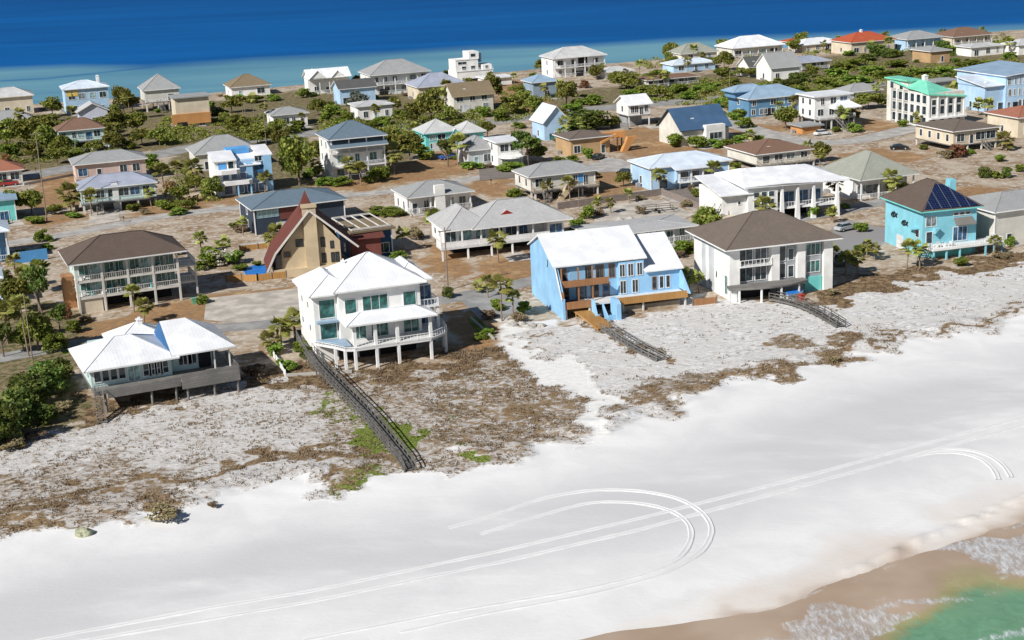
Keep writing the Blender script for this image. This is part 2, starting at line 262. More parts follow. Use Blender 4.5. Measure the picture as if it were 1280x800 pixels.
# px polygons -------------------------------------------------
DUNE=[(-300,745),(0,674),(90,655),(190,656),(228,646),(290,616),(420,606),(445,610),(520,592),(600,580),(700,560),(765,545),(775,530),(850,507),(962,468),(1086,443),(1180,424),(1280,402),(1500,365),(1500,290),(1280,318),(1180,342),(1060,366),(960,380),(860,374),(840,385),(760,402),(650,408),(620,400),(560,448),(450,466),(345,462),(300,478),(150,515),(60,540),(-300,640)]
def Pm(px,py,poly,f=5): return np.clip(sdist(px,py,poly)/f+.5,0,1)
def path_(px,py): return Pm(px,py,[(608,398),(626,397),(655,426),(718,466),(752,505),(778,548),(745,548),(718,507),(660,459),(618,422)],9)
def masks(X,Y,Z):
    wx=(fbm(X,Y,.25,1)-.5); wy=(fbm(X,Y,.25,2)-.5)
    XX=X+wx*9; YY=Y+wy*16
    d=np.stack([XX,YY,Z-CH],-1); zc=d@fw; px=640+F*(d@rt)/zc; py=400-F*(d@upv)/zc
    dn=np.stack([X,Y,Z-CH],-1); zn=dn@fw; qx=640+F*(dn@rt)/zn; qy=400-F*(dn@upv)/zn
    u=X*SU[0]+Y*SU[1]; v=X*SN[0]+Y*SN[1]
    dune=Pm(px,py,DUNE,6)
    scrub=dune*.34
    scrub=np.maximum(scrub,.40*Pm(px,py,[(-50,690),(-50,560),(150,512),(330,470),(400,480),(440,600),(290,618),(200,640)],14))
    scrub=np.maximum(scrub,.50*Pm(px,py,[(330,462),(560,445),(640,415),(700,470),(765,543),(520,592),(430,607),(395,520)],10))
    scrub=np.maximum(scrub,.50*Pm(px,py,[(-20,676),(-20,600),(120,560),(260,575),(240,640),(190,655),(90,655)],12))
    scrub=np.maximum(scrub,.55*Pm(px,py,[(780,490),(900,462),(1060,432),(1085,443),(960,472),(850,506),(780,512)],14)); scrub=np.where(sdist(px,py,[(650,408),(855,378),(1060,372),(1280,330),(1400,320),(1400,380),(1280,380),(1090,412),(1040,435),(900,455),(830,470),(760,480)])>0,scrub*.62,scrub)
    for ln,wd,a in (([(-40,652),(60,632),(130,616),(270,592),(330,575),(430,553)],7,.8),([(-40,610),(40,590)],4,.8),([(160,640),(205,628)],11,.85),([(0,655),(60,650)],9,.8),
        ([(745,505),(800,497),(870,485),(960,463),(1040,445),(1085,437)],7,.74),([(1045,425),(1080,430)],10,.72),([(640,520),(720,505)],10,.7),
        ([(1100,424),(1180,408),(1280,385),(1330,378)],5,.72),([(960,430),(1060,425)],9,.6),([(650,420),(700,458),(765,510)],4,.72),([(735,400),(825,450)],7,.8),([(1000,372),(1050,400)],4,.6),([(455,560),(520,575)],12,.8),([(400,590),(470,600)],8,.75)):
        scrub=np.maximum(scrub,a*line_mask(px,py,ln,wd))
    PATH=path_(px,py); scrub=scrub*(1-PATH)
    brown=.9*Pm(px,py,[(440,466),(520,452),(600,432),(640,420),(650,440),(600,455),(520,470),(450,480)],6)
    brown=np.maximum(brown,.42*Pm(px,py,[(560,470),(650,450),(735,500),(735,520),(640,560),(560,555),(530,520)],14))
    brown=np.maximum(brown,.75*Pm(px,py,[(985,382),(1045,354),(1110,343),(1240,322),(1330,312),(1330,326),(1180,346),(1100,366),(1020,385)],5))
    brown=np.maximum(brown,.36*Pm(px,py,[(395,468),(520,455),(540,500),(430,520)],14))
    brown=np.maximum(brown,.75*Pm(px,py,[(300,470),(345,455),(390,462),(440,470),(430,485),(330,482)],5))
    brown=np.maximum(brown,.6*Pm(px,py,[(100,480),(160,505),(280,475),(320,468),(150,520),(90,530)],5))
    green=.85*Pm(px,py,[(432,538),(490,536),(545,530),(548,546),(500,560),(435,556)],7)+.9*Pm(px,py,[(578,556),(604,553),(606,567),(582,572)],4)
    green=np.maximum(green,.45*Pm(px,py,[(385,490),(440,480),(470,520),(440,545),(390,520)],16)); green=np.maximum(green,.6*Pm(px,py,[(415,590),(470,585),(500,603),(440,612)],8)*.8)
    green=np.maximum(green,.8*Pm(px,py,[(10,455),(100,425),(180,425),(95,440)],4))
    path=PATH; brown=brown*(1-path)
    town=Pm(px,py,[(-800,640),(60,540),(150,512),(300,476),(345,462),(450,466),(560,448),(640,415),(655,402),(840,388),(860,372),(1000,376),(1060,362),(1180,342),(1280,318),(2500,180),(2500,-60),(-800,-60)],5)
    town*= (1-path)
    lawn=np.zeros_like(px)
    for p in ([(380,232),(440,215),(500,205),(560,190),(610,195),(640,205),(600,212),(560,222),(480,235),(440,240)],[(640,220),(590,222),(560,240),(640,250)],[(735,205),(800,215),(820,235),(760,250),(720,240)],[(770,165),(830,150),(830,172),(900,178),(900,192),(800,200),(760,185)],
        [(120,262),(300,240),(310,252),(190,268)],[(30,275),(120,262),(110,270),(50,285)],[(40,210),(100,205),(150,215),(110,255),(30,262)],[(240,250),(310,248),(312,256),(250,260)],[(1075,148),(1140,158),(1140,168),(1078,162)],[(1140,230),(1280,240),(1280,262),(1180,250)],[(520,330),(560,300),(600,330),(580,350)],[(620,320),(700,315),(690,350),(640,360),(600,345)],
        [(100,398),(330,360),(375,355),(380,372),(300,398),(100,430)],[(1040,195),(1100,185),(1180,192),(1140,205)],[(900,160),(1000,155),(1000,165),(920,170)],[(555,455),(620,425),(640,415),(585,372),(575,385)],[(600,100),(690,98),(690,140),(640,140)]):
        lawn=np.maximum(lawn,Pm(px,py,p,5))
    litter=np.zeros_like(px)
    for p in ([(-50,150),(100,140),(260,128),(380,112),(520,105),(640,125),(720,115),(1040,70),(1300,50),(1300,110),(1050,125),(900,118),(740,135),(480,160),(240,182),(100,205),(-50,222)],[(-50,400),(60,380),(110,400),(100,440),(-50,460)],[(-50,455),(100,440),(100,520),(-50,570)],[(200,180),(380,165),(410,235),(240,240)],[(440,170),(520,160),(520,225),(450,235)]):
        litter=np.maximum(litter,Pm(px,py,p,8))
    asph=Pm(qx,qy,[(1040,285),(1060,275),(1130,290),(1060,330),(1040,320)],3)
    e=np.interp(u,WE[0],WE[1])-v+ (fbm(X,Y,.06,5)-.5)*14
    e2=e+(fbm(X,Y,.16,6)-.5)*7; wet=np.clip((e2+1.0)/2.6,0,1); damp=np.clip((e2+6)/5,0,1)
    dd=np.interp(u,DE[0],DE[1])-v; L=np.interp(u,DE[0],DE[1])-np.interp(u,WE[0],WE[1])
    pack=np.clip((dd-5)/10,0,1)*np.clip((L*.80-dd)/12,0,1)
    return dict(a1=(scrub,brown,green),a2=(town,lawn,litter),a3=(wet,damp,pack),a4=(path,asph,dune*(1-path)))
def ground_mat():
    m,n,b=newmat('ground'); at={k:N(n,'ShaderNodeVertexColor',layer_name=k) for k in('a1','a2','a3','a4')}
    sp={k:N(n,'ShaderNodeSeparateColor') for k in at}
    for k in at: lk(n,at[k].outputs[0],sp[k].inputs[0])
    ch=lambda k,i: sp[k].outputs[i]
    tc=N(n,'ShaderNodeTexCoord'); P=tc.outputs['Object']
    mp=N(n,'ShaderNodeMapping'); mp.inputs['Rotation'].default_value=(0,0,-R(22)); mp.inputs['Scale'].default_value=(.35,1,1); lk(n,P,mp.inputs[0])
    n1=noise(n,.9,P,5,.62,.6); n2=noise(n,.16,P,4,.6,.5); n3=noise(n,3.2,P,4); nl=noise(n,.07,mp.outputs[0],5,.6,.3); n5=noise(n,.45,mp.outputs[0],5,.65,.8); mp2=N(n,'ShaderNodeMapping'); mp2.inputs['Rotation'].default_value=(0,0,-R(22)); mp2.inputs['Scale'].default_value=(.55,1,1); lk(n,P,mp2.inputs[0]); n6=noise(n,2.1,mp2.outputs[0],5,.62,.7)
    sand=mixc(n,ramp(n,n2,.3,.7),(.66,.655,.66),(.735,.73,.73))
    sand=mixc(n,math_(n,'MULTIPLY',ch('a3',2),ramp(n,nl,.30,.55)),sand,(.545,.54,.55))
    sand=mixc(n,math_(n,'MULTIPLY',ramp(n,n5,.58,.75),.3),sand,(.58,.57,.57))
    # dune
    dn=mixc(n,ramp(n,n6,.36,.60),(.37,.345,.325),(.73,.725,.72)); dn=mixc(n,ramp(n,n2,.35,.7),dn,(.55,.53,.51)); sand=mixc(n,math_(n,'MULTIPLY',ch('a4',2),.9),sand,dn)
    thr=math_(n,'SUBTRACT',1.02,ch('a1',0)); comb=math_(n,'ADD',math_(n,'MULTIPLY',n6,.6),math_(n,'ADD',math_(n,'MULTIPLY',n1,.28),math_(n,'MULTIPLY',n2,.12))); d=math_(n,'SUBTRACT',comb,math_(n,'ADD',math_(n,'MULTIPLY',thr,.62),.15))
    sc=ramp(n,d,-.06,.11); scc=mixc(n,ramp(n,n3,.35,.65),(.11,.08,.05),(.31,.225,.14)); scc=mixc(n,math_(n,'MULTIPLY',ramp(n,n5,.4,.6),.5),scc,(.24,.15,.07)); sand=mixc(n,sc,sand,scc)
    # town soil
    soil=mixc(n,ramp(n,n2,.38,.62),(.43,.355,.275),(.25,.165,.095)); soil=mixc(n,ramp(n,n1,.46,.68),soil,(.55,.51,.46)); soil=mixc(n,math_(n,'MULTIPLY',ramp(n,n3,.5,.75),.5),soil,(.20,.15,.10))
    lit=mixc(n,ramp(n,n1,.38,.62),(.07,.075,.025),(.23,.175,.10)); soil=mixc(n,math_(n,'MULTIPLY',ch('a2',2),.92),soil,lit)
    col=mixc(n,ch('a2',0),sand,soil)
    lawn=mixc(n,ramp(n,n1,.35,.65),(.36,.20,.09),(.20,.125,.065)); lawn=mixc(n,ramp(n,n2,.5,.7),lawn,(.43,.30,.17)); col=mixc(n,math_(n,'MULTIPLY',ch('a2',1),.92),col,lawn)
    br=mixc(n,ramp(n,n1,.4,.6),(.10,.062,.035),(.27,.19,.11)); bf=ramp(n,math_(n,'SUBTRACT',math_(n,'ADD',ch('a1',1),n1),.92),-.06,.1); col=mixc(n,bf,col,br)
    gr=mixc(n,ramp(n,n3,.4,.6),(.09,.14,.02),(.20,.24,.05)); gf=ramp(n,math_(n,'SUBTRACT',math_(n,'ADD',ch('a1',2),n1),.95),-.05,.1); col=mixc(n,gf,col,gr)
    col=mixc(n,ch('a4',0),col,mixc(n,ramp(n,n6,.35,.62),(.66,.65,.63),(.77,.765,.75))); col=mixc(n,ch('a4',1),col,(.27,.26,.26))
    dmp=mixc(n,ramp(n,nl,.4,.6),(.62,.56,.51),(.68,.64,.60)); col=mixc(n,ch('a3',1),col,dmp); col=mixc(n,ch('a3',0),col,(.40,.295,.22))
    lk(n,col,b.inputs['Base Color']); b.inputs['Specular IOR Level'].default_value=.15
    r_=N(n,'ShaderNodeMapRange'); lk(n,ch('a3',0),r_.inputs[0]); r_.inputs[3].default_value=.95; r_.inputs[4].default_value=.35; lk(n,r_.outputs[0],b.inputs['Roughness'])
    hgt=math_(n,'ADD',math_(n,'MULTIPLY',n1,1.0),math_(n,'MULTIPLY',n3,.35)); hh=math_(n,'MULTIPLY',math_(n,'ADD',n6,math_(n,'MULTIPLY',n1,.5)),math_(n,'ADD',math_(n,'MULTIPLY',ch('a4',2),.5),.10)); bump(n,b,hh,.7,.32)
ground_mat()
yr=np.concatenate([np.arange(55,290,.55),290*np.power(1.0042,np.arange(0,240))]); U_=np.linspace(-1,1,520)
Yg=np.repeat(yr[:,None],520,1); Xg=U_[None,:]*(Yg*.62+45)
Zg=height(Xg,Yg)
mk=masks(Xg,Yg,Zg)
Zg=Zg+mk['a4'][2]*(fbm(Xg,Yg,.7,9,3)-.5)*.20+mk['a3'][2]*(fbm(Xg,Yg,.12,3,3)-.5)*.12
d_=np.stack([Xg,Yg,Zg-CH],-1); zq=d_@fw; Zg=Zg+line_mask(640+F*(d_@rt)/zq,400-F*(d_@upv)/zq,[(1060,716),(1100,700),(1150,676),(1210,651),(1280,624),(1360,596)],8)*(fbm(Xg,Yg,.9,17,3)-.25)*.75
grid_mesh('ground',Xg,Yg,Zg,mk,'ground')
# ---- near sea
def sea_near_mat():
    m,n,b=newmat('sea_near'); at=N(n,'ShaderNodeVertexColor',layer_name='a1'); s=N(n,'ShaderNodeSeparateColor'); lk(n,at.outputs[0],s.inputs[0]); tc=N(n,'ShaderNodeTexCoord'); P=tc.outputs['Object']
    n1=noise(n,.5,P,6,.65,1.2); n2=noise(n,1.6,P,5,.7,1.0); n0=noise(n,.12,P,3)
    tan=mixc(n,ramp(n,n0,.3,.7),(.37,.27,.195),(.44,.34,.26)); grn=mixc(n,ramp(n,n1,.30,.70),(.075,.20,.12),(.16,.33,.21)); grn=mixc(n,ramp(n,n0,.3,.7),grn,(.16,.30,.18))
    mid=mixc(n,ramp(n,n1,.3,.7),(.30,.27,.12),(.36,.32,.17)); g=s.outputs[1]; gn=math_(n,'ADD',g,math_(n,'MULTIPLY',math_(n,'SUBTRACT',n1,.5),.6)); c=mixc(n,ramp(n,gn,.0,.5),tan,mid); c=mixc(n,ramp(n,gn,.35,.95),c,grn)
    mpf=N(n,'ShaderNodeMapping'); mpf.inputs['Rotation'].default_value=(0,0,-R(35)); mpf.inputs['Scale'].default_value=(1.,.35,1); lk(n,P,mpf.inputs[0]); nf=noise(n,2.2,mpf.outputs[0],8,.74,.35); f=ramp(n,math_(n,'SUBTRACT',math_(n,'ADD',s.outputs[0],nf),1.0),-.2,.28); f=math_(n,'MULTIPLY',f,.8); fc=mixc(n,ramp(n,nf,.38,.66),(.34,.37,.40),(.68,.71,.74)); c=mixc(n,f,c,fc)
    lk(n,c,b.inputs['Base Color']); b.inputs['Roughness'].default_value=.16; b.inputs['Specular IOR Level'].default_value=.35; b.inputs['IOR'].default_value=1.33
    bump(n,b,math_(n,'MULTIPLY',math_(n,'ADD',n1,math_(n,'MULTIPLY',n2,.5)),math_(n,'ADD',math_(n,'MULTIPLY',g,.85),.15)),.5,.12)
sea_near_mat()
ug=np.arange(-140,260,.6); dg=np.concatenate([np.arange(-22,30,.6),np.arange(30,160,4)])
Ug,Dg=np.meshgrid(ug,dg); Vg=np.interp(Ug,WE[0],WE[1])-Dg; Xs=Ug*SU[0]+Vg*SN[0]; Ys=Ug*SU[1]+Vg*SN[1]
Zs=-1.5+(fbm(Xs,Ys,.16,11,3)-.5)*.5*np.clip((Dg+2)/14,.12,1)+(fbm(Xs,Ys,.05,12,2)-.5)*.32
d=np.stack([Xs+(fbm(Xs,Ys,.12,13)-.5)*10,Ys+(fbm(Xs,Ys,.12,14)-.5)*14,Zs-CH],-1); zc=np.maximum(d@fw,1); px=640+F*(d@rt)/zc; py=400-F*(d@upv)/zc
foam=np.maximum.reduce([.62*Pm(px,py,[(1160,700),(1205,680),(1290,668),(1400,640),(1400,680),(1285,718),(1205,730),(1180,725)],14),.55*Pm(px,py,[(985,782),(1060,765),(1150,760),(1170,778),(1100,800),(1040,830),(960,830)],10),.42*line_mask(px,py,[(1040,730),(1120,705),(1180,700)],6),*[a_*np.exp(-((Dg-o_-(fbm(Xs,Ys,.09,15+k_)-.5)*16)/w__)**2)*np.clip((fbm(Xs,Ys,.13,30+k_)-.32)*5,0,1) for k_,(o_,w__,a_) in enumerate(((1.5,.45,.62),(7,.9,.66),(9.5,.4,.6),(15,1.3,.62),(22,.6,.55)))]])
grn=np.clip(sdist(px,py,[(1080,860),(1130,790),(1190,750),(1245,735),(1290,712),(1500,640),(1500,1200),(900,1200)])/110+.38,0,1)
grn=np.maximum(grn,np.clip((Dg-32)/15,0,1))
grid_mesh('sea',Xs,Ys,Zs,dict(a1=(foam,grn,foam*0)),'sea_near')
# ---- sound behind the town
def sound_mat():
    m,n,b=newmat('sound'); at=N(n,'ShaderNodeVertexColor',layer_name='a1'); s=N(n,'ShaderNodeSeparateColor'); lk(n,at.outputs[0],s.inputs[0]); tc=N(n,'ShaderNodeTexCoord')
    mp=N(n,'ShaderNodeMapping'); mp.inputs['Scale'].default_value=(.18,1,1); mp.inputs['Rotation'].default_value=(0,0,-R(12)); lk(n,tc.outputs['Object'],mp.inputs[0])
    n1=noise(n,.02,mp.outputs[0],6,.6,.5); n2=noise(n,.15,mp.outputs[0],4,.6)
    dp=mixc(n,ramp(n,n1,.35,.65),(.000,.075,.26),(.001,.100,.33)); sh=mixc(n,ramp(n,n1,.35,.65),(.085,.225,.325),(.135,.295,.375)); c=mixc(n,s.outputs[0],dp,sh); c=mixc(n,s.outputs[1],c,(.000,.052,.20))
    lk(n,c,b.inputs['Base Color']); b.inputs['Roughness'].default_value=.55; b.inputs['Specular IOR Level'].default_value=.05; bump(n,b,n2,.25,.4)
sound_mat()
yr=np.concatenate([420*np.power(1.006,np.arange(0,330)),np.array([3500,5000,8000,14000,25000])]); U_=np.linspace(-1,1,300)
Yg=np.repeat(yr[:,None],300,1); Xg=U_[None,:]*(Yg*.9+60)
d=np.stack([Xg,Yg,0*Yg-1-CH],-1); zc=d@fw; px=640+F*(d@rt)/zc; py=400-F*(d@upv)/zc
b0=np.interp(px,[-400,0,90,190,320,480,600,740,850,1000,1280,1700],[92,87,84,86,76,69,61,58,51,46,33,10])+(fbm(Xg*.2,Yg,.01,21)-.5)*8
sh=np.clip((py-b0)/9+.5,0,1)*(1-.5*line_mask(px,py,[(-50,104),(60,98),(190,84)],1.5)); deep=np.clip((30-py)/60,0,1)
inl=np.interp(Xg*SU[0]+Yg*SU[1],FE[0],FE[1]); 
grid_mesh('sound_water',Xg,Yg,np.where(Xg*SN[0]+Yg*SN[1]<inl-30,-6.0,-1.0),dict(a1=(sh,deep,sh*0)),'sound')
# ---- roads as thin sheets
surf('asphalt',(.30,.295,.29),var=.22,rough=.95); surf('paleasphalt',(.42,.40,.38),var=.24,rough=.95); surf('driveway',(.50,.455,.40),var=.28,rough=.95); surf('darkdrive',(.20,.17,.155),var=.15,rough=.95)
surf('grass',(.15,.19,.03),var=.4,rough=1); surf('track',(.655,.65,.655),var=.04,rough=1)
def strip(name,pts,width,mat,z=.02,label=None,res=2.0,zf=None,raise_=0):
    P=[G(x,y)[:2] for x,y in pts]; Q=[]
    for a,b in zip(P[:-1],P[1:]):
        k=max(2,int(np.linalg.norm(b-a)/res)); Q+=[a+(b-a)*t/k for t in range(k)]
    Q.append(P[-1]); Q=np.array(Q)
    for _ in range(6): Q[1:-1]=(Q[:-2]+2*Q[1:-1]+Q[2:])/4
    T=np.gradient(Q,axis=0); T/=np.linalg.norm(T,axis=1)[:,None]; Nn=np.stack([-T[:,1],T[:,0]],1)
    m=MB(); n=len(Q); prof=[(-.5,0),(.5,0)] if not raise_ else [(-1.0,-.09),(-.55,raise_),(-.12,-.01),(.12,-.01),(.55,raise_*.8),(1.0,-.09)]; k=len(prof); rs_=random.Random(len(pts))
    for i in range(n):
        j=1+.35*(rs_.random()-.5)
        for s,dz in prof:
            p=Q[i]+Nn[i]*s*width*(j if raise_ else 1); m.v.append((p[0],p[1],float(height(p[0],p[1]))+z+dz*j))
    for i in range(n-1):
        for c in range(k-1): m.f.append((k*i+c,k*i+c+1,k*(i+1)+c+1,k*(i+1)+c)); m.m.append(0)
    o=m.build(name,mat); tag(o,kind='structure'); return o
def pad(name,pts,mat,z=.03):
    m=MB(); P=[G(x,y,z) for x,y in pts]; m.add(P,[tuple(range(len(P)))]); o=m.build(name,mat); return tag(o,kind='structure')
strip('road',[(-160,330),(20,303),(100,290),(200,270),(310,258),(400,246),(480,241),(600,222),(660,214),(700,212)],5.5,'paleasphalt',.02)
strip('highway',[(-300,262),(0,226),(100,208),(185,196),(240,184),(340,172),(420,163),(500,158),(606,154),(740,136),(830,129),(900,123),(970,118),(1100,105),(1300,88)],11,'asphalt',.024)
strip('road_beachfront',[(-200,480),(0,448),(95,430),(160,420),(300,408),(375,402),(470,390),(570,372),(620,362),(690,345),(860,300),(1060,262),(1110,250)],5,'asphalt',.028)
strip('road_cross',[(740,195),(775,204),(800,225),(850,250),(920,275)],5,'paleasphalt',.032)
strip('road_east',[(900,150),(950,165),(1000,178),(1060,178),(1110,168),(1140,160),(1180,152)],8,'paleasphalt',.036)
strip('road_east_side',[(1010,176),(990,190),(1020,205)],5,'paleasphalt',.04)
pad('driveway',[(110,262),(148,260),(150,276),(113,282)],'driveway',.05)
pad('driveway_sand',[(258,373),(375,360),(381,395),(300,404),(255,400)],'driveway',.05)
pad('parking_lot',[(740,262),(830,250),(868,268),(830,285),(745,283)],'driveway',.05)
pad('driveway_dark',[(825,235),(862,230),(905,262),(895,268)],'darkdrive',.06)
pad('driveway_court',[(735,205),(775,198),(798,214),(740,216)],'paleasphalt',.055)
pad('driveway_brown',[(598,208),(645,205),(648,222),(600,226)],'darkdrive',.06)
pad('driveway_block',[(575,375),(640,365),(655,385),(630,398),(600,400)],'asphalt',.06)
# ---- tyre tracks pressed in the beach sand
TR=[[(-20,815),(90,792),(260,760),(400,737),(620,690),(800,648),(1000,597),(1280,521),(1400,490)],[(30,815),(150,793),(260,774),(400,750),(620,704),(800,662),(1000,608),(1280,531),(1400,500)],
 [(380,800),(560,765),(720,738),(800,720),(850,700),(867,672),(862,652),(840,637),(800,628),(740,627),(690,640),(600,668)],[(500,790),(600,768),(740,742),(830,718),(880,690),(893,662),(880,640),(850,622),(800,613),(740,612),(680,622),(600,650),(560,660)],
 [(1125,577),(1150,568),(1190,564),(1225,571),(1245,588),(1248,600)],[(1135,574),(1160,563),(1200,560),(1238,568),(1258,584),(1264,597)]]
for i,t in enumerate(TR): strip('tyre_track',t,.42 if i<6 else .25,'track',.045+.003*i,res=.8,raise_=.035)
# ------------------------------------------------------------------ house builder
HOUSES=[]
WCACHE={}
class House:
    """local frame: u along the street/beach facade, v towards the back, z up (metres)"""
    def __init__(s,name,phrase,label,px,py,ang=20,cat='house',group=None,dz=0):
        s.p=G(px,py,dz); s.a=R(ang); s.ca,s.sa=math.cos(s.a),math.sin(s.a); s.s=vpx(s.p); s.phrase=phrase
        s.e=tag(empty(name,Vector(s.p),s.a),label,cat,group); s.px=px; HOUSES.append(s); s.ext=[0,10,0,10]
    def W(s,u,v,z=0): return np.array([s.p[0]+u*s.ca-v*s.sa,s.p[1]+u*s.sa+v*s.ca,s.p[2]+z])
    def U(s,x,v=0,z=0):
        lo,hi=-60,80
        for _ in range(40):
            m=(lo+hi)/2
            if proj(s.W(m,v,z))[0]<x: lo=m
            else: hi=m
        return lo
    def part(s,name,mb,mat,parent=None,label=None):
        o=mb.build(name,mat,parent or s.e)
        if label:o['label']=label
        return o
    def box(s,name,mat,u0,u1,v0,v1,z0,z1,parent=None,label=None): return s.part(name,MB().box(u0,u1,v0,v1,z0,z1),mat,parent,label)
    def wall(s,mat,u0,u1,v0,v1,z0,z1,trim=True,name='wall',label=None):
        s.ext=[min(s.ext[0],u0),max(s.ext[1],u1),min(s.ext[2],v0),max(s.ext[3],v1)]
        m=MB().box(u0,u1,v0,v1,z0,z1)
        return s.part(name,m,mat,label=label)
    def corner(s,mat,u0,u1,v0,v1,z0,z1,w=.16):
        if s.s<5.5: return
        for a,b in((u0,v0),(u1,v0),(u0,v1)): s.part('corner_board',MB().box(a-w,a+w,b-w,b+w,z0,z1),mat)
    def win(s,u,z,w,h,face='F',v=0,n=1,frame='trim',pane='glass',door=False,far=False,rows=1):
        key=(round(w,1),round(h,1),n,frame,pane,far,rows)
        if key not in WCACHE:
            w,h=key[0],key[1]; f=.09 if not far else .12; d=.07
            m=MB().box(-w/2-f,w/2+f,-d,.0,h,h+f).box(-w/2-f,w/2+f,-d-.03,.0,-f,0).box(-w/2-f,-w/2,-d,0,0,h).box(w/2,w/2+f,-d,0,0,h)
            for k in range(1,n): m.box(-w/2+w*k/n-.035,-w/2+w*k/n+.035,-d+.01,0,0,h)
            for k in range(1,rows): m.box(-w/2,w/2,-d+.012,0,h*k/rows-.03,h*k/rows+.03)
            if far: m.box(-w/2,w/2,-.03,-.002,0,h,1); WCACHE[key]=(m.mesh('window',[frame,pane]),None)
            else: WCACHE[key]=(m.mesh('window',[frame]),MB().box(-w/2,w/2,-.035,-.004,0,h).mesh('pane',[pane]))
        me,pm=WCACHE[key]; o=bpy.data.objects.new('door' if door else 'window',me); C.objects.link(o); o.parent=s.e
        if face=='F': o.location=(u,v,z)
        elif face=='L': o.location=(u,v,z); o.rotation_euler=(0,0,-math.pi/2)
        elif face=='R': o.location=(u,v,z); o.rotation_euler=(0,0,math.pi/2)
        if pm: q=bpy.data.objects.new('pane',pm); C.objects.link(q); q.parent=o
        return o
    def wins(s,u0,u1,cnt,z,w,h,v=0,**k):
        for i in range(cnt): s.win(u0+(u1-u0)*(i+.5)/cnt,z,w,h,v=v,**k)
    def winsL(s,v0,v1,cnt,z,w,h,u=0,**k):
        for i in range(cnt): s.win(u,z,w,h,face="L",v=v0+(v1-v0)*(i+.5)/cnt,**k)
    def posts(s,pts,z0,z1,r,mat,name='post',round_=False):
        for (u,v) in pts:
            m=MB().tube([(u,v,z0),(u,v,z1)],r,8) if round_ else MB().box(u-r,u+r,v-r,v+r,z0,z1)
            s.part(name,m,mat)
    def rail(s,pts,z,mat='trim',h=1.0,sp=.35,solid=None,th=.05):
        m=MB()
        for a,b in zip(pts[:-1],pts[1:]):
            a=Vector((*a,0));b=Vector((*b,0)); L=(b-a).length; 
            m.bar(a+Vector((0,0,z+h)),b+Vector((0,0,z+h)),.1,.07); m.bar(a+Vector((0,0,z+.12)),b+Vector((0,0,z+.12)),.05)
            k=max(1,int(L/sp))
            for i in range(k+1):
                p=a.lerp(b,i/k); r=.1 if i%6==0 else th
                m.bar(p+Vector((0,0,z)),p+Vector((0,0,z+h)),r)
            if solid: m.bar(a+Vector((0,0,z+h*.5)),b+Vector((0,0,z+h*.5)),.04,h*.9)
        return s.part('railing',m,mat)
    def _roof(s,name,prof,mat,fascia,label=None):
        return s.part(name,prof,[mat,fascia],label=label)
    def hip(s,u0,u1,v0,v1,z,h,o=.7,mat='r_grey',fascia='trim',t=.22,pyr=False,frac=1.0,name='roof'):
        u0-=o;u1+=o;v0-=o;v1+=o; m=MB(); W,D=u1-u0,v1-v0
        if W>=D: k=D/2*frac; k=min(k,W/2-.05); r0=(u0+k,(v0+v1)/2); r1=(u1-k,(v0+v1)/2)
        else: k=min(W/2*frac,D/2-.05); r0=((u0+u1)/2,v0+k); r1=((u0+u1)/2,v1-k)
        vs=[(u0,v0,z),(u1,v0,z),(u1,v1,z),(u0,v1,z),(u0,v0,z+t),(u1,v0,z+t),(u1,v1,z+t),(u0,v1,z+t),(*r0,z+t+h),(*r1,z+t+h)]
        m.add(vs,[(0,3,2,1)],1); n=0
        for f in((0,1,5,4),(1,2,6,5),(2,3,7,6),(3,0,4,7)): m.f.append(f); m.m.append(1)
        if W>=D: fs=[(4,5,9,8),(5,6,9),(6,7,8,9),(7,4,8)]
        else: fs=[(4,5,8),(5,6,9,8),(6,7,9),(7,4,8,9)]
        for f in fs: m.f.append(f); m.m.append(0)
        o_=s._roof(name,m,mat,fascia)
        rc=MB()
        for a,b in ((8,9),(4,8),(7,8 if W>=D else 9),(5,9 if W>=D else 8),(6,9)): rc.bar(Vector(vs[a])+Vector((0,0,.02)),Vector(vs[b])+Vector((0,0,.02)),.28,.07)
        s.part('ridge_cap',rc,mat,o_); return o_
    def gable(s,u0,u1,v0,v1,z,h,o=.5,mat='r_grey',fascia='trim',wall='w_white',axis='u',t=.2,peak=.5,drop0=0,drop1=0):
        """axis: direction of the ridge. gable ends filled with wall material"""
        if axis=='u': a0,a1,b0,b1=v0,v1,u0,u1
        else: a0,a1,b0,b1=u0,u1,v0,v1
        pk=a0+(a1-a0)*peak; s0=(h+drop0)/(pk-a0); s1=(h+drop1)/(a1-pk)
        prof=[(a0-o,z-drop0-o*s0),(pk,z+h),(a1+o,z-drop1-o*s1),(a1+o,z-drop1-o*s1+t),(pk,z+h+t),(a0-o,z-drop0-o*s0+t)]
        m=MB(); m.prism(prof,b0-o,b1+o,axis); 
        for i,f in enumerate(m.f[:2]): m.m[i]=1
        for i,f in enumerate(m.f):
            if i>=2 and (i-2) in (0,1,2,5): m.m[i]=1
        if not(drop0 or drop1):
            s.part('gable_wall',MB().prism([(a0,z),(a1,z),(pk,z+h)],b0+.01,b1-.01,axis),wall)
        return s._roof('roof',m,mat,fascia)
